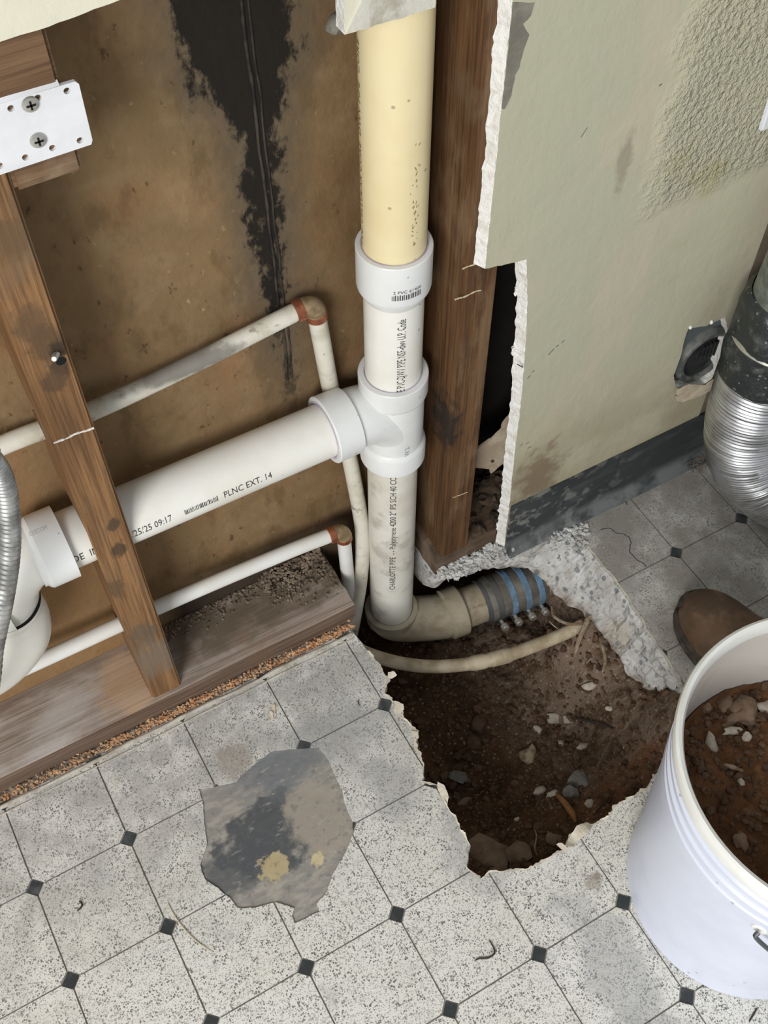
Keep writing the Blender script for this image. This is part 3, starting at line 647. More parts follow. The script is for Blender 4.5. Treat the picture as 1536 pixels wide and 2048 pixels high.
# studs (notched at the back where the pipes cross)
def stud(name, x0, x1, z0, z1, notches, mat, label, loc):
    yb = YB-0.0005; prof = [(YS-.001, z0), (YS-.001, z1), (yb, z1)]
    for zc, hw, yd in sorted(notches, reverse=True): prof += [(yb, zc+hw), (yd, zc+hw), (yd, zc-hw), (yb, zc-hw)]
    prof += [(yb, z0)]
    V, F = cdt([prof]); cen = np.array([np.mean([V[i] for i in f], axis=0) for f in F]); F = [f for f, q in zip(F, inside(prof, cen)) if q]
    o = extrude_tris(V, F, x0, x1, lambda a, b, hh: (hh, a, b), name, mat, loc=loc)
    bm = bmesh.new(); bm.from_mesh(o.data); bmesh.ops.dissolve_limit(bm, angle_limit=0.01, verts=bm.verts, edges=bm.edges)
    es = [e for e in bm.edges if len(e.link_faces) == 2 and e.calc_face_angle(0) > 1.0 and abs((e.verts[0].co-e.verts[1].co).normalized().z) > .9 and e.verts[0].co.y+loc[1] < YS+.002]
    bmesh.ops.bevel(bm, geom=es, offset=0.0025, segments=2, affect='EDGES'); bm.to_mesh(o.data); bm.free()
    return tag(o, label, 'stud')
s1 = stud('wall_stud', 0.2115, 0.2505, 0.0385, 2.4, [(0.52, 0.016, 0.190), (0.366, 0.036, 0.1415), (0.150, 0.014, 0.170)], WOOD1, 'orange-brown wooden stud crossing in front of the white drain arm', (0.2115, YS, 0.0385))
s2 = stud('wall_stud', 0.6335, 0.6745, 0.0385, 2.4, [], WOOD2, 'dark brown wooden stud just right of the vertical drain pipe', (0.6335, YS, 0.0385))
def ledge(p0, p1, r, mat, par):  # ridge of old joint compound
    pth = smooth_path([Vector(p0).lerp(Vector(p1), t)+Vector((0, 0, random.uniform(-.001, .001))) for t in np.linspace(0, 1, 7)], 3)
    tube('plaster_ridge', pth, [r*random.uniform(.5, 1.2) for _ in pth], mat, par, segs=7)
ledge(at(107, 886, y=YS-.001), at(187, 855, y=YS-.001), .0011, GYPSUM, s1)
ledge(at(925, 538, y=YS-.001), at(972, 520, y=YS-.001), .0009, PAPERW, s2); ledge(at(910, 600, y=YS-.001), at(962, 580, y=YS-.001), .0009, PAPERW, s2)
ledge(at(905, 995, y=YS-.001), at(935, 985, y=YS-.001), .0006, PAPERW, s2)
# screws in the stud
def screw_head(p, d, r, par, name='screw'):
    o = lathe(name, p, d, [(-.004, r*.5), (0.0, r*.55), (0.0005, r), (0.0016, r*.9), (0.0022, r*.5), (0.0023, 0.0002)], SCREW, par, 20)
    d = Vector(d).normalized(); a = d.cross(Vector((0, 0, 1))).normalized(); b = d.cross(a); mb = MB(); c = Vector(p)+d*.0021
    for q, t in ((a, b), (b, a)):
        mb.add([c-q*r*.55-t*r*.12, c+q*r*.55-t*r*.12, c+q*r*.55+t*r*.12, c-q*r*.55+t*r*.12]+[w+d*.0005 for w in (c-q*r*.55-t*r*.12, c+q*r*.55-t*r*.12, c+q*r*.55+t*r*.12, c-q*r*.55+t*r*.12)], [(4, 5, 6, 7), (0, 1, 5, 4), (1, 2, 6, 5), (2, 3, 7, 6), (3, 0, 4, 7)])
    mb.build('cross_slot', DARK, o); return o
p = at(113, 708, y=YS-.001); q = Vector((-.35, -.8, .45)).normalized()
tube('screw_shank', [p+q*.012*t for t in np.linspace(-.3, 1, 19)], [.0026 if i % 2 else .0019 for i in range(19)], SCREW, s1, segs=12)
p = at(122, 722, y=YS-.001); lathe('nail_hole', p, (0, -1, 0), [(0.0002, .0045), (.0006, .003), (0.0002, .0001)], DARK, s1, 14)
# sole plates
def plank(name, x0, x1, y0, y1, z0, z1, mats, label, endmat=0, raggedx1=0.0, raggedx0=0.0):
    loc = ((x0+x1)/2, (y0+y1)/2, z0); ny_, nz_ = 8, 4; nxx = max(4, int((x1-x0)/.03)); bm = bmesh.new()
    bmesh.ops.create_grid(bm, x_segments=1, y_segments=1, size=0.5); bm.free()
    vs = {}; V = []; F = []; MI = []
    def vid(i, j, k):
        if (i, j, k) not in vs:
            x = x0+(x1-x0)*i/nxx; y = y0+(y1-y0)*j/ny_; z = z0+(z1-z0)*k/nz_; s = Vector((x*20, y*40, z*60))
            if i == nxx: x += raggedx1*mnoise.noise(s*1.7)
            if i == 0: x += raggedx0*mnoise.noise(s*1.7)
            if k == nz_: z += .0012*mnoise.noise(Vector((x*8, y*50, 0)))-(.0025 if j in (0,) else 0)
            if j == 0: y += .0012*mnoise.noise(Vector((x*10, 3, z*60)))
            vs[(i, j, k)] = len(V); V.append((x, y, z))
        return vs[(i, j, k)]
    for i in range(nxx):
        for j in range(ny_): F.append((vid(i, j, nz_), vid(i+1, j, nz_), vid(i+1, j+1, nz_), vid(i, j+1, nz_))); MI.append(0)
        for k in range(nz_):
            F.append((vid(i, 0, k), vid(i+1, 0, k), vid(i+1, 0, k+1), vid(i, 0, k+1))); MI.append(1)
            F.append((vid(i+1, ny_, k), vid(i, ny_, k), vid(i, ny_, k+1), vid(i+1, ny_, k+1))); MI.append(1)
    for j in range(ny_):
        for k in range(nz_):
            F.append((vid(0, j+1, k), vid(0, j, k), vid(0, j, k+1), vid(0, j+1, k+1))); MI.append(1)
            F.append((vid(nxx, j, k), vid(nxx, j+1, k), vid(nxx, j+1, k+1), vid(nxx, j, k+1))); MI.append(1)
    o = mesh(name, V, F, mats, mi=MI, loc=loc); autosmooth(o, 40); return tag(o, label, 'sole plate')
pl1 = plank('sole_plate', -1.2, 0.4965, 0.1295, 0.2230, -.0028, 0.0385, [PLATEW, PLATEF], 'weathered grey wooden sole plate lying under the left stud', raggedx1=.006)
pl2 = plank('sole_plate', 0.6255, 2.2, 0.1360, 0.2230, -.0028, 0.0385, [PLATE2, PLATE2], 'dark sole plate end under the right stud above the hole', raggedx0=.003)
# short block behind the bracket
mb = MB(); mb.box((0.2508, YS-.001, 0.806), (0.3005, YS+.036, 0.930)); o = mb.build('wood_block', BLOCKW, loc=(0.2755, YS+.018, 0.806))
bm = bmesh.new(); bm.from_mesh(o.data); bmesh.ops.bevel(bm, geom=bm.edges[:], offset=.003, segments=2, affect='EDGES'); bm.to_mesh(o.data); bm.free()
tag(o, 'short rough wood block behind the white metal bracket', 'block')
# white bracket plate with holes
yp = 0.1315; br = empty('bracket_plate', (0.26, yp, 0.83))
pp = [(q.x, q.z) for q in [at(u, v, y=yp) for u, v in [(150,163),(158,168),(185,280),(183,289),(0,350)]]]
pp = pp + [(0.165, 0.8265), (0.165, 0.878)]; holes = []
def circ(c, r, n=12): return [(c[0]+r*math.cos(2*math.pi*k/n), c[1]+r*math.sin(2*math.pi*k/n)) for k in range(n)]
for u, v in [(134,182),(160,281),(105,296),(51,315),(0,332),(22,217),(76,196)]:
    q = at(u, v, y=yp); holes.append(circ((q.x, q.z), .0024))
wall_region(pp, holes, 'plate', yp+.003, yp, [PLATE], 0, parent=br)
mb = MB()
for i in range(8):
    x0 = .165+(.299-.165)*i/8; x1 = .165+(.299-.165)*(i+1)/8
    fz = lambda x: .0035*max(0, 1-abs(x-.265)/.06)
    mb.add([(x0, yp, .8762), (x1, yp, .8762), (x1, yp+.0035, .8778+fz(x1)*.6), (x0, yp+.0035, .8778+fz(x0)*.6), (x0, yp+.004, .8772), (x1, yp+.004, .8772)], [(0, 1, 2, 3), (3, 2, 5, 4)])
mb.build('top_flange', PLATE, br)
for u, v in [(60,208),(76,280)]: screw_head(at(u, v, y=yp), (0, -1, 0), .0058, br)
tag(br, 'white metal mounting plate with two silver screws at upper left', 'bracket')

# ------------------------------------------------------------------ lettering wrapped on pipes
def text_mesh(body, size):
    c = bpy.data.curves.new('t', 'FONT'); c.body = body; c.size = size; c.resolution_u = 2
    o = bpy.data.objects.new('t', c); COL.objects.link(o); dg = bpy.context.evaluated_depsgraph_get(); me = bpy.data.meshes.new_from_object(o.evaluated_get(dg))
    bm = bmesh.new(); bm.from_mesh(me); bmesh.ops.triangulate(bm, faces=bm.faces[:])
    V = [(v.co.x, v.co.y) for v in bm.verts]; F = [tuple(v.index for v in f.verts) for f in bm.faces]; bm.free()
    bpy.data.objects.remove(o); bpy.data.curves.remove(c); bpy.data.meshes.remove(me); return V, F
def bars(L, h, seed):
    rs = random.Random(seed); V = []; F = []; x = 0
    while x < L:
        wd = rs.uniform(.0004, .0012); b = len(V); hh = h*rs.uniform(.8, 1); V += [(x, 0), (x+wd, 0), (x+wd, hh), (x, hh)]; F.append((b, b+1, b+2, b+3)); x += wd+rs.uniform(.0005, .0013)
    return V, F
def wrap_text(data, p0, axis, outdir, R, mat, parent, sx=1.0, name='lettering', flip=1, lift=.00025):
    """text runs along axis from p0; its middle faces outdir; up = axis rotated about outdir"""
    V, F = data; a = Vector(axis).normalized(); o = Vector(outdir); o = (o-a*o.dot(a)).normalized(); up = o.cross(a)*flip
    vs = []
    for x, y in V:
        th = y/R; vs.append(Vector(p0)+a*x*sx+(o*math.cos(th)+up*math.sin(th))*(R+lift))
    return mesh(name, vs, F, mat, parent)

# ------------------------------------------------------------------ drain stack
PX, PY, PR = 0.5775, 0.174, 0.0310
def zs(v): return at(784, v, y=PY).z
root = empty('drain_stack', (PX, PY, -0.15)); tag(root, 'plumbing drain stack, yellowed pipe above white tee and elbow into the hole', 'drain pipe')
view = Vector((CAM.x-PX, CAM.y-PY, 0)).normalized(); side = Vector((-view.y, view.x, 0))   # side = to the right as seen
def face(fr): a = math.asin(fr); return view*math.cos(a)+side*math.sin(a)
zc1, zc0 = zs(487), zs(566); zt1, zt1b, zt0b, zt0, zh = zs(742), zs(778), zs(874), zs(905), zs(1213)
UP = (0, 0, 1); C0 = (PX, PY, 0)
yel = lathe('yellow_pipe', C0, UP, [(zc1-.03, PR*1.01), (1.7, PR*1.01)], YELLOW, root)
cp = lathe('coupling', C0, UP, [(zc0-.012, PR), (zc0-.010, PR+.0012), (zc0, PR+.0060), (zc0+.004, PR+.0068), (zc1-.001, PR+.0068), (zc1, PR+.006), (zc1, PR+.0008), (zc1-.01, PR+.0004)], FITTING, root)
lathe('primer_ring', C0, UP, [(zc1+.0002, PR+.0006), (zc1+.0005, PR+.0016), (zc1+.0002, PR+.0020)], PRIMER, cp)
wrap_text(bars(.026, .007, 3), Vector((PX, PY, zs(548))), side*1.0, view*.0001+Vector((0, 0, 0)) if False else view, 9.0, INK, cp) if False else None
# barcode runs around the coupling
def around(data, z0, th0, R, mat, parent, name='lettering', lift=.00025):
    V, F = data; vs = []
    for x, y in V:
        d = face(0) if False else None
        a = th0 + x/R; q = view*math.cos(a)+side*math.sin(a); vs.append(Vector((PX, PY, z0+y))+q*(R+lift))
    return mesh(name, vs, F, mat, parent)
around(bars(.030, .0075, 4), zs(549), -.05, PR+.0068, INK, cp); around(text_mesh('2 PVC 61420', .0055), zs(549)+.0085, -.02, PR+.0068, INK, cp)
up_p = lathe('upper_pipe', C0, UP, [(zt1-.02, PR), (zc0, PR)], PVC, root)
def vtext(body, size, vb, frac, par, mat=INK, sx=1.0, R=PR):
    return wrap_text(text_mesh(body, size), (PX, PY, zs(vb)), UP, face(frac), R, mat, par, sx)
vtext('RE PVC-DWV PIPE NSF-dwv U.P. Code', .0130, 748, .40, up_p, sx=.53)
vtext('PVC CELLULAR CORE  DWV PIPE  CORE', .0085, 478, -.93, yel, INKF, 1.4, PR*1.01)
mb = MB()
rs = random.Random(12)
for k in range(46):
    zz = rs.choice([rs.uniform(zs(490), zs(250)), rs.uniform(zs(450), zs(360))]); th = rs.gauss(.62, .07); R_ = PR*1.01+.0002; L_ = rs.uniform(.0008, .0030); wd = rs.uniform(.0005, .0012); sl = rs.uniform(-.05, .05)
    pt = lambda z_, t_: Vector((PX, PY, z_))+(view*math.cos(t_)+side*math.sin(t_))*R_
    mb.add([pt(zz, th), pt(zz, th+wd/PR), pt(zz+L_, th+wd/PR+sl), pt(zz+L_, th+sl)], [(0, 1, 2, 3)])
mb.build('worn_print', simple('worn_ink', (150, 128, 88), .6), yel)
# tee
AR = PR+.0042; HR = PR+.0078
tee = lathe('tee_fitting', C0, UP, [(zt0, PR), (zt0, HR-.001), (zt0+.001, HR), (zt0b-.003, HR), (zt0b, HR-.0008), (zt0b+.004, AR), (zt1b-.004, AR), (zt1b, HR-.0008), (zt1b+.003, HR), (zt1-.001, HR), (zt1, HR-.001), (zt1, PR+.0006), (zt1-.01, PR+.0002)], FITTING, root)
lathe('primer_ring', C0, UP, [(zt1+.0001, PR+.0003), (zt1+.0004, PR+.0009), (zt1+.0002, PR+.0014)], PRIMER, tee)
vtext('PVC DWV 2-', .0090, 897, .55, tee, INKG, .85, AR); 
za = 0.3545                       # arm axis height at the stack
arm_dir = Vector((-1, 0, 0.013)).normalized()
def arm(x): return Vector((x, PY, za+(PX-x)*0.013*1.0))
xh1, xh0 = at(690, 858, y=PY).x, at(660, 868, y=PY).x
xhR = 0.520; xhL = 0.490
bp = [arm(xhR-.008), arm(xhR), arm(xhR+.012)+Vector((0, 0, -.0005)), arm(xhR+.028)+Vector((0, 0, -.005)), arm(xhR+.042)+Vector((0, 0, -.014)), arm(xhR+.052)+Vector((0, 0, -.026)), arm(xhR+.057)+Vector((0, 0, -.036))]
tube('branch', smooth_path(bp, 5), AR-.0005, FITTING, tee, 40)
hub = lathe('branch_hub', arm(xhR+.002), arm_dir, [(0, AR-.001), (.001, HR), (.026, HR+.0004), (.0305, HR+.0008), (.0315, HR), (.0315, PR+.001), (.02, PR+.0003)], FITTING, tee)
lathe('primer_ring', arm(xhR+.002), arm_dir, [(.0316, PR+.0006), (.0319, PR+.0020), (.0317, PR+.0034)], PRIMER, tee)
# arm pipe and its lettering
ap = lathe('arm_pipe', arm(xhL+.01), arm_dir, [(0, PR), (xhL+.01-.155, PR)], PVC, root)
lo = Vector((0, -0.62, -0.42)).normalized()
def atext(data, px, py, sx=1.0, mat=INK):
    x = at(px, py, y=PY-PR*.8).x; return wrap_text(data, arm(x), -arm_dir, low_dir, PR, mat, ap, sx)
# direction on the arm's lower front side (seen from the camera) carrying the print
vv_ = (CAM-arm(.35)); vv_.x = 0; vv_.normalize(); perp = Vector((0, vv_.z, -vv_.y)); perp = perp if perp.z < 0 else -perp
low_dir = (vv_*math.cos(.88)+perp*math.sin(.88))
atext(text_mesh('MADE  IN', .0128), 108, 1116, .80); atext(text_mesh('/25/25 09:17', .0126), 258, 1060, .70); atext(bars(.040, .0072, 8), 366, 1022, .95); atext(text_mesh('PLNC EXT. 14', .0122), 444, 990, .76)
# hub, bend and trap at the left end
xe = 0.212-.012
xl = at(120, 1075, y=PY-.02).x
eh = lathe('bend_hub', arm(xl), arm_dir, [(-.004, PR+.0004), (-.004, HR+.0008), (.024, HR+.0008), (.027, HR-.001), (.029, AR), (.032, AR)], FITTING, root)
wrap_text(text_mesh('CUSTOM', .0075), arm(xl-.026), (0, 0, -1) if False else -arm_dir, (vv_*math.cos(.45)-perp*math.sin(.45)), HR+.0008, simple('embossed_plastic', (206, 206, 204), .5), eh, .6)
c0 = arm(xl-.030)
bend = [c0+Vector((.006, 0, 0)), c0, c0+Vector((-.018, -.002, -.004)), c0+Vector((-.036, -.006, -.022)), c0+Vector((-.044, -.010, -.050)), c0+Vector((-.046, -.012, -.066))]
tube('drop_bend', smooth_path(bend, 6), PR+.0012, PVC, root, 36)
t0 = c0+Vector((-.045, -.012, -.046))
trap = [t0+Vector((0, 0, .004)), t0, t0+Vector((.002, 0, -.030)), t0+Vector((-.008, 0, -.062)), t0+Vector((-.040, 0, -.088)), t0+Vector((-.085, 0, -.094)), t0+Vector((-.125, 0, -.075)), t0+Vector((-.145, 0, -.035)), t0+Vector((-.148, 0, .03)), t0+Vector((-.148, 0, .16)), t0+Vector((-.148, 0, .50))]
trp = tube('trap_bend', smooth_path(trap, 7), [PR+.0046]+[PR+.0046]*8+[PR+.003]*(7*10-8), PVC, root, 40)
lathe('joint_gap', t0+Vector((0, 0, .0042)), (0, 0, 1), [(0, PR+.0010), (.0006, PR+.0028), (0, PR+.0048)], DARK, trp)
# lower pipe, elbow in the hole, outlet and shielded coupling
lp = lathe('lower_pipe', C0, UP, [(zh-.02, PR*.985), (zt0, PR*.985)], PVCD, root)
vtext('CHARLOTTE PIPE  - - Polystyrene 4200 2" IPS SCH 40 COEX', .0112, 1141, .16, lp, sx=.95, R=PR*.985)
ax0 = at(795, 1250, z=-.155); axd = (at(1050, 1170, z=-.150)-at(900, 1226, z=-.150)); axd.z = 0; axd.normalize()
def axp(s, dz=0.0): b = at(900, 1227, z=-.150); return b+axd*s+Vector((0, 0, dz))
elb = lathe('elbow_hub', (PX, PY, 0), UP, [(zh-.026, AR-.001), (zh-.022, HR-.001), (zh-.001, HR), (zh, HR-.001), (zh, PR+.0004), (zh-.01, PR)], PITPVC, root)
e0 = Vector((PX, PY, zh-.022)); eb = axp(-.012)
ctl = Vector((PX, PY, eb.z)); pts = []
for k in range(15):
    t = k/14; tt = t; pts.append(e0*(1-t)**2 + (ctl+Vector((0.0, -.002, 0)))*2*t*(1-t) + eb*t*t)
tube('elbow', pts+[axp(-.005)], AR-.0008, PITPVC, root, 40)
el2 = lathe('outlet_hub', axp(-.010), axd, [(0, AR-.001), (.003, HR), (.026, HR), (.0275, HR-.001), (.0275, PR)], PITPVC, root)
op = lathe('outlet_pipe', axp(.012), axd, [(0, PR), (.20, PR)], PITPVC, root)
ov = (CAM-axp(.05)); ov = (ov-axd*ov.dot(axd)).normalized()
wrap_text(text_mesh('119-PP6-0', .0075), axp(.022), axd, (ov*math.cos(.35)+Vector((0, 0, -1))*math.sin(.35)), PR, INKF, op, .9)
cs, ce = .056, .150
rc = lathe('shielded_coupling', axp(cs), axd, [(0, PR), (0, PR+.0030), (.006, PR+.0040), (ce-cs-.006, PR+.0040), (ce-cs, PR+.003), (ce-cs, PR)], STEELBAND, root)
lathe('rubber_edge', axp(cs-.006), axd, [(0, PR), (0, PR+.0026), (.007, PR+.0032), (.008, PR)], RUBBERC, rc)
for i, s in enumerate((cs+.014, cs+.037, cs+.060, cs+.082)):
    m_ = BLUE if i in (0, 1, 3) or i == 2 else STEELBAND
    lathe('clamp_band', axp(s), axd, [(-.0048, PR+.0042), (-.0044, PR+.0052), (.0044, PR+.0052), (.0048, PR+.0042)], BLUE if i != 0 else RUBBERC, rc)
    sil = axd.cross(ov).normalized(); sil = sil if sil.y < 0 else -sil
    q = (sil*math.cos(.10)-ov*math.sin(.10)); tg = (ov*.9+sil*.3).normalized(); bc = axp(s)+q*(PR+.008)
    mbx = MB(); vv, ff = tube_data([bc-tg*.010, bc+tg*.006], .0042, 10); mbx.add(vv, ff); mbx.build('clamp_housing', RUBBERC, rc)
    lathe('clamp_bolt', bc-q*.003+ov*.006, (q*.80+ov*.60), [(0, .0028), (.010, .0028), (.0105, .0060), (.0170, .0062), (.0190, .0048), (.0191, .0002)], BOLT, rc, 12)

# ------------------------------------------------------------------ supply pipes
def elbow_fit(par, p, d1, d2, r):
    d1 = Vector(d1).normalized(); d2 = Vector(d2).normalized(); p = Vector(p)
    pts = [p+d1*r*1.5*(1-t)**2+d2*r*1.5*t*t for t in np.linspace(0, 1, 10)]
    tube('elbow_fitting', pts, r*1.12, SOLDER, par, 20)
    for d in (d1, d2):
        lathe('copper_collar', p+d*r*1.3, d, [(0, r*1.05), (.0008, r*1.18), (r*.9, r*1.18), (r*1.0, r*1.05)], COPPER, par, 24)
yu = 0.205; CR = .0098
eu = at(628, 606, y=yu); u0 = at(20, 884, y=yu); dx = (eu-u0)
r1 = empty('supply_pipe', (eu.x, yu, -.12)); tag(r1, 'upper copper water pipe painted off-white, bending down behind the drain', 'water pipe')
tube('pipe_run', [u0-dx*3]+smooth_path([u0-dx*.2, u0, at(200, 815, y=yu), at(400, 720, y=yu), eu+(u0-eu).normalized()*CR*1.3], 6), CR*.97, PAINTED, r1, 20)
drop = [eu+(at(640, 665, y=yu+.002)-eu).normalized()*CR*1.3, at(640, 665, y=yu+.002), at(664, 790, y=.2125), at(690, 880, y=.2125), at(706, 950, y=.208), at(724, 1060, y=.196), at(722, 1150, y=.186), at(708, 1240, y=.176), at(697, 1290, y=.172)]
tube('pipe_drop', smooth_path(drop, 6), CR, PAINTED, r1, 20)
elbow_fit(r1, eu, u0-eu, Vector(drop[1])-eu, CR)
yl = 0.188; el_ = at(686, 1060, y=yl); l0 = at(0, 1358, y=yl)
r2 = empty('supply_pipe', (el_.x, yl, -.05)); tag(r2, 'lower white-painted copper water pipe ending in a copper elbow above the sole plate', 'water pipe')
ddir = (el_-l0)
tube('pipe_run', [l0-ddir*1.8]+smooth_path([l0-ddir*.3, l0, at(330, 1208, y=yl), at(560, 1110, y=yl), el_+(l0-el_).normalized()*.012], 6), .0094, PAINTW, r2, 20)
ld = at(700, 1200, y=yl); tube('pipe_drop', [el_+(ld-el_).normalized()*.012, ld, ld+(ld-el_)*.15], .0092, PAINTW, r2, 20)
elbow_fit(r2, el_, l0-el_, ld-el_, .0094)
# pipe crossing the hole
zw = -.115
wp = [at(700, 1288, z=zw), at(740, 1309, z=zw), at(800, 1326, z=zw), at(860, 1333, z=zw), at(930, 1329, z=zw), at(1000, 1315, z=zw), at(1060, 1295, z=zw), at(1120, 1271, z=zw), at(1172, 1247, z=zw+.008), at(1240, 1215, z=zw)]
r3 = empty('ground_water_pipe', tuple(at(985, 1318, z=zw))); tag(r3, 'beige plastic water pipe curving across the hole below the drain elbow', 'water pipe')
sp = smooth_path(wp, 8); tube('pipe_run', sp, .0096, POLY, r3, 18)
i0 = 5*8-4; tube('joint_collar', sp[i0-3:i0+8], [.0098, .0112, .0112, .0112, .0100, .0112, .0112, .0112, .0112, .0112, .0098], POLY, r3, 18)
# braided hose at the left edge
hp = [at(u, v, y=.085) for u, v in [(-60,880),(-22,915),(5,960),(17,1030),(18,1110),(6,1200),(-12,1290),(-30,1400)]]
hp = [Vector((hp[0].x-.10, .085, hp[0].z+.42)), Vector((hp[0].x-.07, .085, hp[0].z+.16))]+hp+[Vector((hp[-1].x-.05, .085, hp[-1].z-.03)), Vector((hp[-1].x-.16, .085, hp[-1].z-.02)), Vector((hp[-1].x-.30, .09, hp[-1].z+.06))]
r4 = empty('braided_hose', tuple(hp[5])); tag(r4, 'braided steel supply hose looping at the left edge in front of the trap', 'hose')
sp = smooth_path(hp, 36)
tube('hose_body', sp, [.0092+(.0007 if i % 4 in (1, 2) else -.0006) for i in range(len(sp))], BRAID, r4, 20, deg=70)

# ------------------------------------------------------------------ vent box, duct
vc = at(1409, 712, y=YS-.006)
vb = empty('vent_box', tuple(vc)); tag(vb, 'dark grey vent box with round port recessed in the torn drywall hole', 'vent box')
mb = MB(); mb.box((vc.x-.062, YS+.001, vc.z-.080), (vc.x+.070, YS+.006, vc.z+.085)); mb.build('back_plate', VENTM, vb)
R_ = .042
lathe('port_ring', (vc.x, YS+.001, vc.z), (0, -1, 0), [(0, R_+.003), (.006, R_+.002), (.0095, R_), (.0105, R_-.003), (.0085, R_-.008), (-.0, R_-.009)], simple('worn_ring', (112, 112, 106), .5, var=(70, 74, 74), vs=60), vb, 40)
lathe('port_inside', (vc.x, YS+.001, vc.z), (0, -1, 0), [(.006, R_-.0085), (.0012, R_-.010), (.0010, .010), (.0022, .008), (.0022, .0002)], VENTD, vb, 40)
mb = MB()
for k in range(5):
    a = vc.x-.004+k*.006; mb.box((a, YS-.0045, vc.z-.012), (a+.0025, YS-.001, vc.z+.016))
mb.build('louvre_bars', VENTD, vb)
# flexible duct
dc = [(1.043, .052, .47), (1.040, .050, .40), (1.034, .046, .31), (1.032, .042, .22), (1.040, .030, .14), (1.065, .004, .085), (1.105, -.045, .060), (1.15, -.12, .057), (1.18, -.22, .057)]
dr = .0535
rd = empty('flex_duct', (1.06, .0, 0.0)); tag(rd, 'silver ribbed foil duct with dark tape standing by the black baseboard', 'duct')
sp = smooth_path([Vector(p) for p in dc[2:]], 64)
tube('foil_hose', sp, [dr+(.0009 if i % 4 in (0, 1) else -.0009)+.0008*mnoise.noise(Vector((i*.4, 0, 0))) for i in range(len(sp))], FOIL, rd, 40, deg=60, jitter=lambda i, k: 1+.018*mnoise.noise(Vector((math.cos(k*.157)*1.5, math.sin(k*.157)*1.5, i*.03))))
sp2 = smooth_path([Vector(p) for p in dc[:4]], 14)
n2 = len(sp2)
def tj(i, k):
    c = Vector((math.cos(k*2*math.pi/48), math.sin(k*2*math.pi/48), i*.08)); return 1+.05*mnoise.noise(c*2.2)+.03*mnoise.noise(c*5)
tape = tube('tape_wrap', sp2[14:34], [dr-.004]+[dr+.001]+[dr+.003]*18, TAPE, rd, 48, cap=False, jitter=tj, deg=50)
tp = [Vector((1.032+.046*math.sin(a), .042-.046*math.cos(a), .262-.05*abs(a))) for a in np.linspace(-1.1, 1.1, 9)]
gal0 = at(1560, 668, y=.045)
lathe('galvanized_collar', gal0, Vector((.12, .05, 1)), [(-.06, .045), (0, .0495), (.004, .0520), (.010, .0520), (.014, .0500), (.20, .0500), (.20, .046), (0, .046)], GALV, rd, 48)
lathe('collar_bead', gal0, Vector((.12, .05, 1)), [(-.012, .0530), (-.008, .0560), (-.004, .0530)], SCREW, rd, 48)
# lint tuft at the foot of the wall by the duct
mb = MB(); c = at(1402, 922, z=0.006); rs = random.Random(3)
for k in range(46):
    a = rs.uniform(0, 6.28); rr = rs.uniform(.004, .020); p = Vector((c.x+math.cos(a)*rr*1.1, c.y+math.sin(a)*rr*.7, .002)); q = p+Vector((rs.uniform(-.012, .012), rs.uniform(-.01, .01), rs.uniform(.002, .012))); s = q+Vector((rs.uniform(-.012, .012), rs.uniform(-.01, .01), -rs.uniform(0, .008)))
    s.z = max(s.z, .001); vv, ff = tube_data(smooth_path([p, q, s], 4), .00045, 5); mb.add(vv, ff)
o = mb.build('lint_tuft', LINT, loc=(c.x, c.y, 0)); tag(o, 'grey lint tuft on the floor where the duct meets the baseboard', 'lint', kind='stuff')
# white cover plate at the right edge
q = at(1536, 250, y=YD-.006); mb = MB()
mb.box((q.x-.008, YD-.007, q.z-.006), (q.x+.075, YD-.0002, q.z+.11)); o = mb.build('wall_plate', PLATE, loc=(q.x+.03, YD-.003, q.z))
bm = bmesh.new(); bm.from_mesh(o.data); bmesh.ops.bevel(bm, geom=bm.edges[:], offset=.002, segments=2, affect='EDGES'); bm.to_mesh(o.data); bm.free(); tag(o, 'white cover plate corner on the wall at the right edge', 'wall plate')

# ------------------------------------------------------------------ bucket
BC = Vector((0.716, -0.398, 0.0)); bk = empty('bucket', tuple(BC)); tag(bk, 'white plastic bucket of excavated soil beside the hole', 'bucket')
H = 0.366
outp = [(.0002, .002), (.0002, .124), (.001, .1285), (.004, .1300), (.010, .1295), (.012, .1290), (.262, .1405), (.264, .1425), (.286, .1435), (.288, .1418), (.300, .1424), (.302, .1452), (.309, .1456), (.311, .1428), (.322, .1434), (.324, .1462), (.331, .1466), (.333, .1438), (.346, .1448), (.348, .1490), (.361, .1502), (.365, .1490), (.3665, .1468), (.3655, .1440), (.361, .1418), (.352, .1410)]
lathe('bucket_body', BC, UP, outp, BUCKET, bk, 96, deg=28)
lathe('bucket_lining', BC, UP, [(.3640, .1442), (.356, .1412), (.345, .1404), (.14, .1320), (.02, .1265), (.018, .001)], BUCKIN, bk, 96)
lathe('bucket_rim', BC, UP, [(.3475, .1492), (.3615, .1508), (.3660, .1495), (.3675, .1468), (.3662, .1436), (.3610, .1412), (.352, .1406)], BUCKETLIP, bk, 96)
ang = math.atan2(-.62, -.055)
pv = at(1524, 1838, z=.262); ea = math.atan2(pv.y-BC.y, pv.x-BC.x)
er = Vector((math.cos(ea), math.sin(ea), 0)); ep = BC+er*.1435+Vector((0, 0, .268))
lathe('bail_ear', ep-er*.004, er, [(0, .008), (.004, .0075), (.005, .006), (.0052, .0002)], BUCKETLIP, bk, 24)
bp = []
for k in range(25):
    a = ea+math.pi*k/24; drop_ = .115*math.sin(math.pi*k/24); bp.append(BC+Vector((math.cos(a), math.sin(a), 0))*(.1515+.004*math.sin(math.pi*k/24))+Vector((0, 0, .268-drop_)))
bp = [ep+er*.004+Vector((0, 0, .004))]+bp
tube('bail_wire', smooth_path(bp, 4), .0023, WIRE, bk, 10)
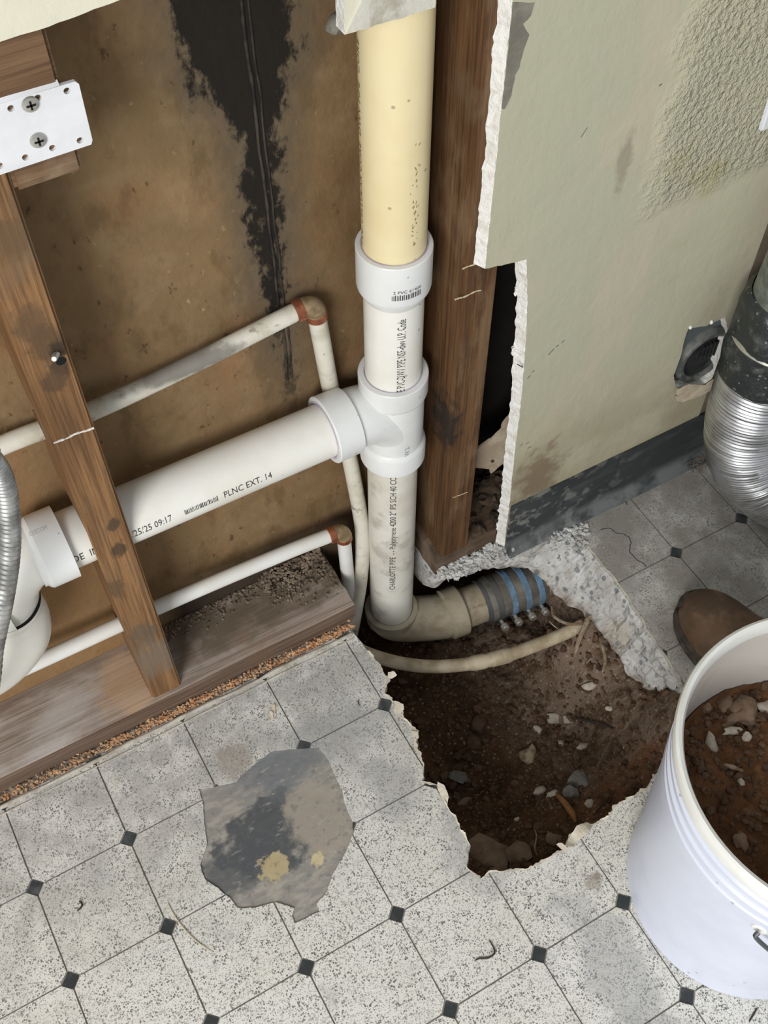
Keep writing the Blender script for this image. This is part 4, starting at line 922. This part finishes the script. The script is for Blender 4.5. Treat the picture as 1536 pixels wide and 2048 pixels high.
lathe('bail_ear', BC-er*.1415+Vector((0, 0, .268)), -er, [(0, .011), (.004, .010), (.006, .007), (.0065, .0002)], BUCKETLIP, bk, 24)
# soil in the bucket
def bz(x, y):
    d = Vector((x-BC.x, y-BC.y)); s = Vector((x*16, y*16, 6))
    # heap is higher at the near side
    return 0.262+.016*mnoise.noise(s)+.008*mnoise.noise(s*2.6)+.004*mnoise.noise(s*6)+.0025*mnoise.noise(s*14)+.10*(-(y-BC.y))*.25+.015*math.sin(3*math.atan2(d.y, d.x)+.6)*d.length/.14
v = []; f = []; nr, na = 44, 110
for i in range(nr+1):
    for k in range(na):
        r = .1352*i/nr; a = 2*math.pi*k/na; x = BC.x+r*math.cos(a); y = BC.y+r*math.sin(a); v.append((x, y, bz(x, y)))
for i in range(nr):
    for k in range(na): f.append((i*na+k, (i+1)*na+k, (i+1)*na+(k+1) % na, i*na+(k+1) % na))
o = mesh('bucket_soil', v, f, BSOIL, smooth=True, loc=(BC.x, BC.y, .2)); bso = o; tag(o, 'loose reddish brown soil heaped inside the white bucket', 'soil', kind='stuff')
mb = MB(); rs = random.Random(5)
for k in range(1300):
    r = .130*math.sqrt(rs.random()); a = rs.uniform(0, 6.28); x = BC.x+r*math.cos(a); y = BC.y+r*math.sin(a); s = rs.choice([.001, .0015, .002, .003, .0045])*rs.uniform(.7, 1.2)
    vv, ff = rock_data((x, y, bz(x, y)+s*.3), (s, s*.9, s*.7), seed=k+9000, sub=1, rough=.4); mb.add(vv, ff)
o = mb.build('bucket_soil_crumbs', SOILCLOD, bso); o['kind'] = 'stuff'
def in_bucket(u, v):
    p = at(u, v, z=.265)
    for _ in range(10): p = at(u, v, z=bz(p.x, p.y))
    return p
for u, v, s, m_, lab in [(1490,1425,(.014,.013,.009),STONE_B,'largest brown stone on the soil in the bucket'),(1469,1440,(.006,.016,.006),STONE_B,'long brown stone beside the largest stone in the bucket'),(1494,1447,(.013,.008,.006),STONE_B,'flat brown stone in front of the largest stone in the bucket'),(1465,1464,(.010,.005,.004),STONE_P,'pale sliver of stone below the stones in the bucket'),(1421,1486,(.011,.006,.004),STONE_P,'pale leaf-shaped chip on the soil near the bucket rim'),(1492,1475,(.005,.005,.004),STONE_P,'small round pale pebble on the soil in the bucket'),(1452,1412,(.010,.008,.006),STONE_B,'brown clod near the far wall of the bucket'),(1533,1415,(.012,.007,.004),STONE_P,'pale chip at the far right of the bucket soil'),(1414,1418,(.006,.005,.004),STONE_B,'small brown clod by the left inner wall of the bucket'),(1482,1683,(.010,.007,.004),STONE_B,'brown chip near the front rim inside the bucket'),(1480,1565,(.005,.005,.004),STONE_P,'little beige pebble in the middle of the bucket soil')]:
    p = in_bucket(u, v); rock('stone', p+Vector((0, 0, s[2]*.35)), s, m_, seed=u, rough=.35, label=lab, cat='stone')
a, b = in_bucket(1445, 1532), in_bucket(1485, 1545); mid = (a+b)/2+Vector((0, 0, .004))
o = tube('twig', smooth_path([a+Vector((0, 0, .003)), mid, b+Vector((0, 0, .003))], 5), [.001, .0022, .0025, .0022, .003, .0026, .0022, .002, .0018, .0022, .001], ROOT, loc=tuple(mid), segs=8); tag(o, 'short brown twig lying on the soil in the bucket', 'twig')

# ------------------------------------------------------------------ boot behind the bucket
tdir = Vector((-.14, .99, 0)).normalized(); sdir = Vector((tdir.y, -tdir.x, 0))      # toe direction, sideways
toe = Vector((.8870, -.0710, 0)); Lb = .285
bt = empty('boot', tuple(toe-tdir*.14)); tag(bt, 'scuffed brown leather work boot toe behind the bucket', 'boot')
def bw(t):  # half widths left/right along the length
    e = min(1.0, t/.30); r = math.sqrt(max(0, 1-(1-e)**2.1)); waist = .051-.010*sm((t-.35)/.2)+.004*sm((t-.6)/.2)
    if t > .86: waist *= math.sqrt(max(0.02, 1-((t-.86)/.145)**2))
    return waist*r
def layer(t_list, zf, wf, name, mat, par, nseg=1):
    pass
tl = [0.0, .006, .02, .045, .08, .13, .19, .26, .34, .42, .50, .58, .66, .74, .81, .87, .92, .96, .985, 1.0]
def sole_ring(off):
    L_, R2 = [], []
    for t in tl:
        c = toe-tdir*(t*Lb); wv = bw(t)+off; L_.append(c+sdir*wv); R2.append(c-sdir*wv)
    return L_+R2[::-1]
v = []; f = []
for z, off in [(0.0005, -.002), (.003, .0008), (.008, .0012), (.0095, -.0008), (.012, -.0006), (.014, .0010), (.020, .0008), (.0215, -.002)]:
    ring = sole_ring(off)
    # toe and heel advance with the offset as well
    v += [(p.x+tdir.x*(off if i < 3 or i > len(ring)-4 else 0), p.y+tdir.y*(off if i < 3 or i > len(ring)-4 else 0), z) for i, p in enumerate(ring)]
nr_ = len(tl)*2
for r in range(7):
    for k in range(nr_): f.append((r*nr_+k, r*nr_+(k+1) % nr_, (r+1)*nr_+(k+1) % nr_, (r+1)*nr_+k))
f.append(tuple(7*nr_+k for k in range(nr_))); f.append(tuple(range(nr_-1, -1, -1)))
so = autosmooth(mesh('sole', v, f, SOLE, bt), 40)
v = []; f = []; ns = 21
def bh(t):  # upper height
    return .020+.043*math.sqrt(max(0, 1-(1-min(1, t/.16))**2.2))+.055*sm((t-.26)/.28)+.05*sm((t-.5)/.15)
ts = [.004, .012, .03, .055, .09, .13, .18, .24, .30, .36, .42, .48, .54, .60]
for t in ts:
    c = toe-tdir*(t*Lb); wv = max(.0015, bw(t)-.0035); hh = bh(t)-.018
    for k in range(ns):
        a = math.pi*k/(ns-1); ca, sa = math.cos(a), math.sin(a); e = .72
        v.append(c+sdir*wv*math.copysign(abs(ca)**e, ca)+Vector((0, 0, .018+hh*abs(sa)**.85)))
for i in range(len(ts)-1):
    for k in range(ns-1): f.append((i*ns+k, (i+1)*ns+k, (i+1)*ns+k+1, i*ns+k+1))
f.append(tuple(range(ns)))
upp = mesh('upper', v, f, LEATHER, bt, smooth=True)
# ankle shaft
v = []; f = []; nk = 28
for z, (l0_, l1_), wv in [(.018, (.50, .995), .040), (.05, (.50, 1.0), .043), (.09, (.52, .99), .044), (.13, (.56, .97), .046), (.17, (.58, .97), .049), (.20, (.58, .98), .052), (.20, (.61, .95), .046), (.14, (.61, .95), .040)]:
    c = toe-tdir*((l0_+l1_)/2*Lb); la = (l1_-l0_)/2*Lb
    for k in range(nk): a = 2*math.pi*k/nk; v.append(c+tdir*la*math.cos(a)+sdir*wv*math.sin(a)+Vector((0, 0, z)))
for r in range(7):
    for k in range(nk): f.append((r*nk+k, r*nk+(k+1) % nk, (r+1)*nk+(k+1) % nk, (r+1)*nk+k))
mesh('shaft', v, f, LEATHER, bt, smooth=True)
# worn grey toe bumper with ragged upper lip
v = []; f = []; n3 = 15
for k in range(n3):
    a = -1.15+k*(1.75/(n3-1))
    for z, off in ((.020, .0026), (.030, .0030), (.040, .0010), (.045+.003*mnoise.noise(Vector((k*.9, 0, 0))), -.006)):
        t_ = .30*(1-math.cos(a))*.62; c = toe-tdir*(t_*Lb+(.0 if z < .035 else (z-.035)*.8)); wv = math.copysign(bw(max(t_, .002))-.003+off, a) if abs(a) > .02 else 0
        v.append(c+sdir*(-wv)*1.0+tdir*off*.6+Vector((0, 0, z)))
for k in range(n3-1):
    for q in range(3): f.append((k*4+q, (k+1)*4+q, (k+1)*4+q+1, k*4+q+1))
mesh('toe_bumper', v, f, SOLE, bt, smooth=True)

# ------------------------------------------------------------------ loose things in the hole
for u, v, s, m_, lab in [
    (972,1712,(.030,.026,.018),STONE_B,'largest flat brown rock at the near edge of the hole'),
    (1036,1708,(.015,.018,.012),STONE_B,'smaller brown rock beside the large rock at the near edge of the hole'),
    (1081,1584,(.010,.007,.005),STONE_P,'round white pebble in the front half of the hole'),
    (1158,1566,(.014,.014,.010),STONE_G,'crumbly grey concrete lump in the front right of the hole'),
    (1140,1588,(.010,.010,.007),STONE_G,'pale grey lump touching the crumbly concrete lump in the hole'),
    (917,1556,(.009,.017,.006),STONE_G,'grey stone shard on the dark left side of the hole'),
    (1056,1512,(.016,.012,.008),CRUMB,'ochre clod in the middle of the hole'),
    (1165,1495,(.008,.006,.004),STONE_P,'oval pale pebble right of the hole middle'),
    (1181,1372,(.006,.013,.005),STONE_P,'upright pale stone shard at the foot of the concrete edge'),
    (1076,1460,(.005,.008,.004),STONE_P,'slim pale chip left of the square chip in the hole'),
    (926,1606,(.005,.010,.004),STONE_B,'small brown stone near the left edge of the hole'),
    (958,1450,(.014,.012,.008),SOILCLOD,'dark soil clod on the left of the hole floor'),
    (950,1486,(.014,.010,.007),SOILCLOD,'reddish clod in front of the dark clod on the hole floor'),
    (1220,1418,(.004,.007,.003),STONE_P,'thin pale splinter near the right side of the hole'),
    (1124,1490,(.008,.005,.003),STONE_P,'flat pale flake in the centre right of the hole'),
    (1254,1497,(.006,.005,.004),STONE_P,'whitish bit of rubble beside the bucket in the hole'),
    (1106,1590,(.006,.009,.004),STONE_P,'pale chip right of the round white pebble in the hole'),
    (1178,1608,(.006,.006,.004),STONE_P,'tiny pale pebble near the front right rim of the hole'),
    (1033,1640,(.004,.003,.002),STONE_P,'tiny white crumb above the brown rocks in the hole'),
    (1108,1680,(.010,.008,.006),STONE_B,'brown stone under the vinyl chip at the hole edge')]:
    p = on_soil(u, v); rock('stone', p+Vector((0, 0, s[2]*.4)), s, m_, seed=u+v, rough=.32, label=lab, cat='stone', flat=.35 if s[0] > .02 else 0.0)
# square and broken tile chips
for u, v, a, lab in [(1106,1438,.0085,'small square pale tile chip lying in the hole'), (1136,1440,.0065,'broken pale tile chip right of the square chip in the hole')]:
    p = on_soil(u, v); mb = MB(); mb.box((p.x-a, p.y-a*.9, p.z+.001), (p.x+a, p.y+a*.9, p.z+.005)); o = mb.build('tile_chip', STONE_P, loc=tuple(p)); o.rotation_euler = (.15, -.1, -.5)
    bm = bmesh.new(); bm.from_mesh(o.data); bmesh.ops.bevel(bm, geom=bm.edges[:], offset=.0008, segments=1, affect='EDGES'); bm.to_mesh(o.data); bm.free(); tag(o, lab, 'tile chip')
def twig(name, pts, r, mat, lab, cat, segs=7):
    sp = smooth_path(pts, 6); o = tube(name, sp, [r*(1-.6*abs(2*i/(len(sp)-1)-1)**3) for i in range(len(sp))], mat, loc=tuple(pts[len(pts)//2]), segs=segs); return tag(o, lab, cat)
S = lambda u, v, dz=.003: on_soil(u, v)+Vector((0, 0, dz))
twig('twig', [S(1146,1437), S(1175,1445,.006), S(1200,1449), S(1225,1458)], .0022, HAIR, 'thin dark stick right of the tile chips in the hole', 'twig')
twig('twig', [S(1112,1592,.006), S(1128,1612,.010), S(1143,1632,.008), S(1150,1648,.006)], .0042, simple('orange_root', (150, 106, 66), .9, var=(112, 76, 46), vs=60, bump=.002), 'thick orange-brown root stub at the front of the hole', 'root')
twig('root', [at(1150,1310,z=-.10), at(1158,1280,z=-.088), at(1168,1258,z=-.078), at(1176,1236,z=-.075), at(1195,1232,z=-.08)], .0038, ROOT, 'pale forked root hanging over the beige water pipe', 'root')
twig('root', [at(1103,1213,z=-.10), at(1108,1232,z=-.098), at(1130,1246,z=-.09), at(1158,1248,z=-.085), at(1180,1240,z=-.08)], .0024, ROOT, 'curling thin root under the concrete edge above the water pipe', 'root')
twig('root', [at(1205,1345,z=-.09), at(1210,1325,z=-.085), at(1207,1300,z=-.08), at(1200,1280,z=-.078)], .0026, ROOT, 'short root running down the soil below the concrete edge', 'root')
twig('root', [S(1160,1350), S(1172,1330,.006), S(1184,1318,.004)], .0012, ROOT, 'hair-thin root on the slope beside the hanging root', 'root')
twig('fibre', [at(1098,1242,z=-.12), at(1108,1252,z=-.115), at(1122,1261,z=-.11)], .0007, PALEFIBRE, 'fine pale fibre above the beige water pipe', 'fibre')
twig('fibre', [at(820,1440,z=-.004), at(826,1458,z=-.012), at(833,1475,z=-.02), at(839,1500,z=-.03)], .0007, PALEFIBRE, 'pale fibre hanging from the torn vinyl on the left hole edge', 'fibre')
twig('twig', [S(1185,1632), S(1205,1612,.01), S(1222,1592,.012)], .0011, HAIR, 'thin dark rootlet at the front right of the hole', 'root')
twig('twig', [S(1066,1655), S(1072,1675,.006), S(1068,1700,.008), S(1074,1715,.006)], .0010, ROOT, 'thin brown rootlet beside the small brown rock', 'root')

# ------------------------------------------------------------------ debris along the plates, fibres on the floor
mb = MB(); rs = random.Random(21)
for k in range(3400):
    x = rs.uniform(-.12, .488); dens = .5+.5*mnoise.noise(Vector((x*7, 0, 4)))
    if rs.random() > .55+.45*dens: continue
    y = rs.gauss(.1228, .0030); y = min(max(y, .1165), .1296); s = rs.choice([.0007, .0010, .0014, .0021])*rs.uniform(.7, 1.3)
    vv, ff = rock_data((x, y, -.002+s*.5+.003*rs.random()*(1 if y > .12 else .4)), (s, s*.8, s*.8), seed=k, sub=1, rough=.5); mb.add(vv, ff, 0 if (mnoise.noise(Vector((x*6, 1, 2)))+.25 > rs.uniform(-.4, .5)) else 1)
o = mb.build('orange_rubble', [ORANGE, CRUMB], loc=(.1, .123, 0)); tag(o, 'crumbled orange debris filling the gap along the sole plate', 'debris', kind='stuff')
mb = MB()
for k in range(1500):
    x = rs.uniform(.40, .492); y = .222-abs(rs.gauss(0, .022))
    if rs.random() < (.49-x)*6: continue
    y = max(y, .15); s = rs.choice([.0007, .001, .0015, .0024])*rs.uniform(.7, 1.3); vv, ff = rock_data((x, y, .0392+s*.4+.012*max(0, (y-.19)/.03)), (s, s*.8, s*.7), seed=k+50, sub=1, rough=.5); mb.add(vv, ff)
for k in range(260):
    x = rs.uniform(.255, .45); y = .222-abs(rs.gauss(0, .012)); s = rs.uniform(.0008, .0022); vv, ff = rock_data((x, y, .0392+s*.4), (s, s, s*.7), seed=k+70, sub=1, rough=.5); mb.add(vv, ff)
o = mb.build('plate_debris', simple('grey_brown_rubble', (138, 122, 104), .95, var=(98, 84, 70), vs=70), loc=(.45, .2, .039)); tag(o, 'grey-brown rubble heaped on the sole plate by the lower copper elbow', 'debris', kind='stuff')
mb = MB()
for k in range(90):
    x = rs.uniform(.680, .80); y = rs.uniform(.142, .222); s = rs.choice([.003, .005, .009, .013])*rs.uniform(.7, 1.3); vv, ff = rock_data((x, y, .0390+s*.4+.03*sm((x-.70)/.06)*rs.random()), (s, s*.8, s*.5), seed=k+90, sub=2, rough=.6); mb.add(vv, ff)
o = mb.build('cavity_debris', simple('cavity_rubble', (86, 70, 54), .95, var=(52, 42, 33), vs=30), loc=(.72, .18, .039)); tag(o, 'broken plaster rubble inside the wall cavity right of the dark stud', 'debris', kind='stuff')
mb = MB()
for k in range(380):
    t = rs.random(); x = .628+t*.11; y = .133-.012*t+rs.gauss(0, .006); s = rs.choice([.0012, .002, .0035, .005])*rs.uniform(.7, 1.3); vv, ff = rock_data((x, y, -.002+s*.4+.008*rs.random()), (s, s*.8, s*.7), seed=k+190, sub=2, rough=.7); mb.add(vv, ff)
for k in range(160):
    x = rs.gauss(.820, .016); y = rs.gauss(.096, .012); s = rs.uniform(.001, .0045); vv, ff = rock_data((x, y, s*.4), (s, s*.8, s*.6), seed=k+390, sub=1, rough=.5); mb.add(vv, ff)
o = mb.build('concrete_rubble', CONCRETE, loc=(.70, .13, 0)); tag(o, 'pale concrete rubble at the foot of the wall along the hole', 'debris', kind='stuff')
# torn drywall scrap with a nail hanging in the cavity
sp_ = [(q.x, q.z) for q in [at(u, v, y=.150) for u, v in [(1026,822),(1009,848),(1006,862),(990,884),(968,908),(936,957),(962,948),(984,944),(986,952),(1000,934),(1016,915),(1022,880)]]]
V, F = cdt([rag(sp_, .0010, .004, seed=12, freq=120)]); pl = V[:]
poly = rag(sp_, .0010, .004, seed=12, freq=120); V, F = cdt([poly]); cen = np.array([np.mean([V[i] for i in f], axis=0) for f in F]); F = [f for f, q in zip(F, inside(poly, cen)) if q]
scx = max(p[0] for p in poly)
o = extrude_tris(V, F, 0, .003, lambda a, b, hh: (a, .150-hh+(scx-a)*.35, b), 'drywall_scrap', PAPER, loc=(scx-.02, .15, .22)); tag(o, 'torn beige drywall scrap hanging in the dark cavity beside the cut edge', 'drywall scrap')
p = at(985, 921, y=.155); lathe('nail_head', p, (0, -1, .2), [(0, .0028), (.0012, .0028), (.0014, .0002)], simple('rust', (82, 52, 36), .8), o, 14)
# old caulk ridge along the vinyl edge
for yy, r, x0, x1, lab in [(.1115, .0034, -.4, .482, 'old cream caulk ridge nearest the sole plate'), (.1035, .0012, -.4, .484, 'thin caulk line on the vinyl along the sole plate')]:
    pth = [(x, yy+.0018*mnoise.noise(Vector((x*14, yy*100, 2))), .0002+.0008*mnoise.noise(Vector((x*30, 3, yy*50)))) for x in np.arange(x0, x1, .008)]
    o = tube('caulk_strip', pth, [r*(.75+.6*mnoise.noise(Vector((q[0]*45, 9, yy*70)))) for q in pth], CAULK, segs=8, loc=(.1, yy, 0)); tag(o, lab, 'caulk')
for pts, r, m_, lab, cat in [([(158,1802),(164,1808),(162,1815),(154,1822)], .0011, HAIR, 'short dark curl of grit on the lower left tile', 'fibre'), ([(978,1880),(987,1895),(988,1908),(975,1916),(958,1917),(949,1922)], .0010, HAIR, 'bent dark fibre on the tile left of the bucket', 'fibre'), ([(335,1805),(345,1825),(362,1850),(390,1880),(425,1905)], .0008, PALEFIBRE, 'long pale fibre lying across a black inset', 'fibre'), ([(1515,2015),(1506,2030),(1498,2044)], .0011, HAIR, 'dark sliver on the floor in front of the bucket', 'fibre'), ([(718,1398),(716,1405),(720,1412)], .0006, HAIR, 'tiny black fibre near the left hole edge', 'fibre'), ([(1255,1010),(1240,985)], .0006, HAIR, 'thin crack-like hair across the baseboard joint', 'fibre')]:
    pt = [at(u, v, z=.0012) for u, v in pts]; twig('fibre', pt if len(pt) > 2 else [pt[0], (pt[0]+pt[1])/2, pt[1]], r, m_, lab, cat, 6)
# hairline crack in the vinyl on the far floor
pth = [at(u, v, z=.0001) for u, v in [(1202,1059),(1220,1056),(1235,1066),(1252,1070),(1262,1085),(1258,1100),(1270,1115),(1284,1124),(1294,1134)]]
mb = MB(); sp = [p_+Vector((random.uniform(-.0012, .0012), random.uniform(-.0012, .0012), 0)) for p_ in smooth_path(pth, 3)]
for i in range(len(sp)-1):
    d = (sp[i+1]-sp[i]).normalized(); s = Vector((-d.y, d.x, 0))*.0006; mb.add([sp[i]-s, sp[i]+s, sp[i+1]+s, sp[i+1]-s], [(0, 1, 2, 3)])
mb.build('vinyl_crack', INK, floor)
for o in bpy.data.objects:
    if '_w' in o: del o['_w']
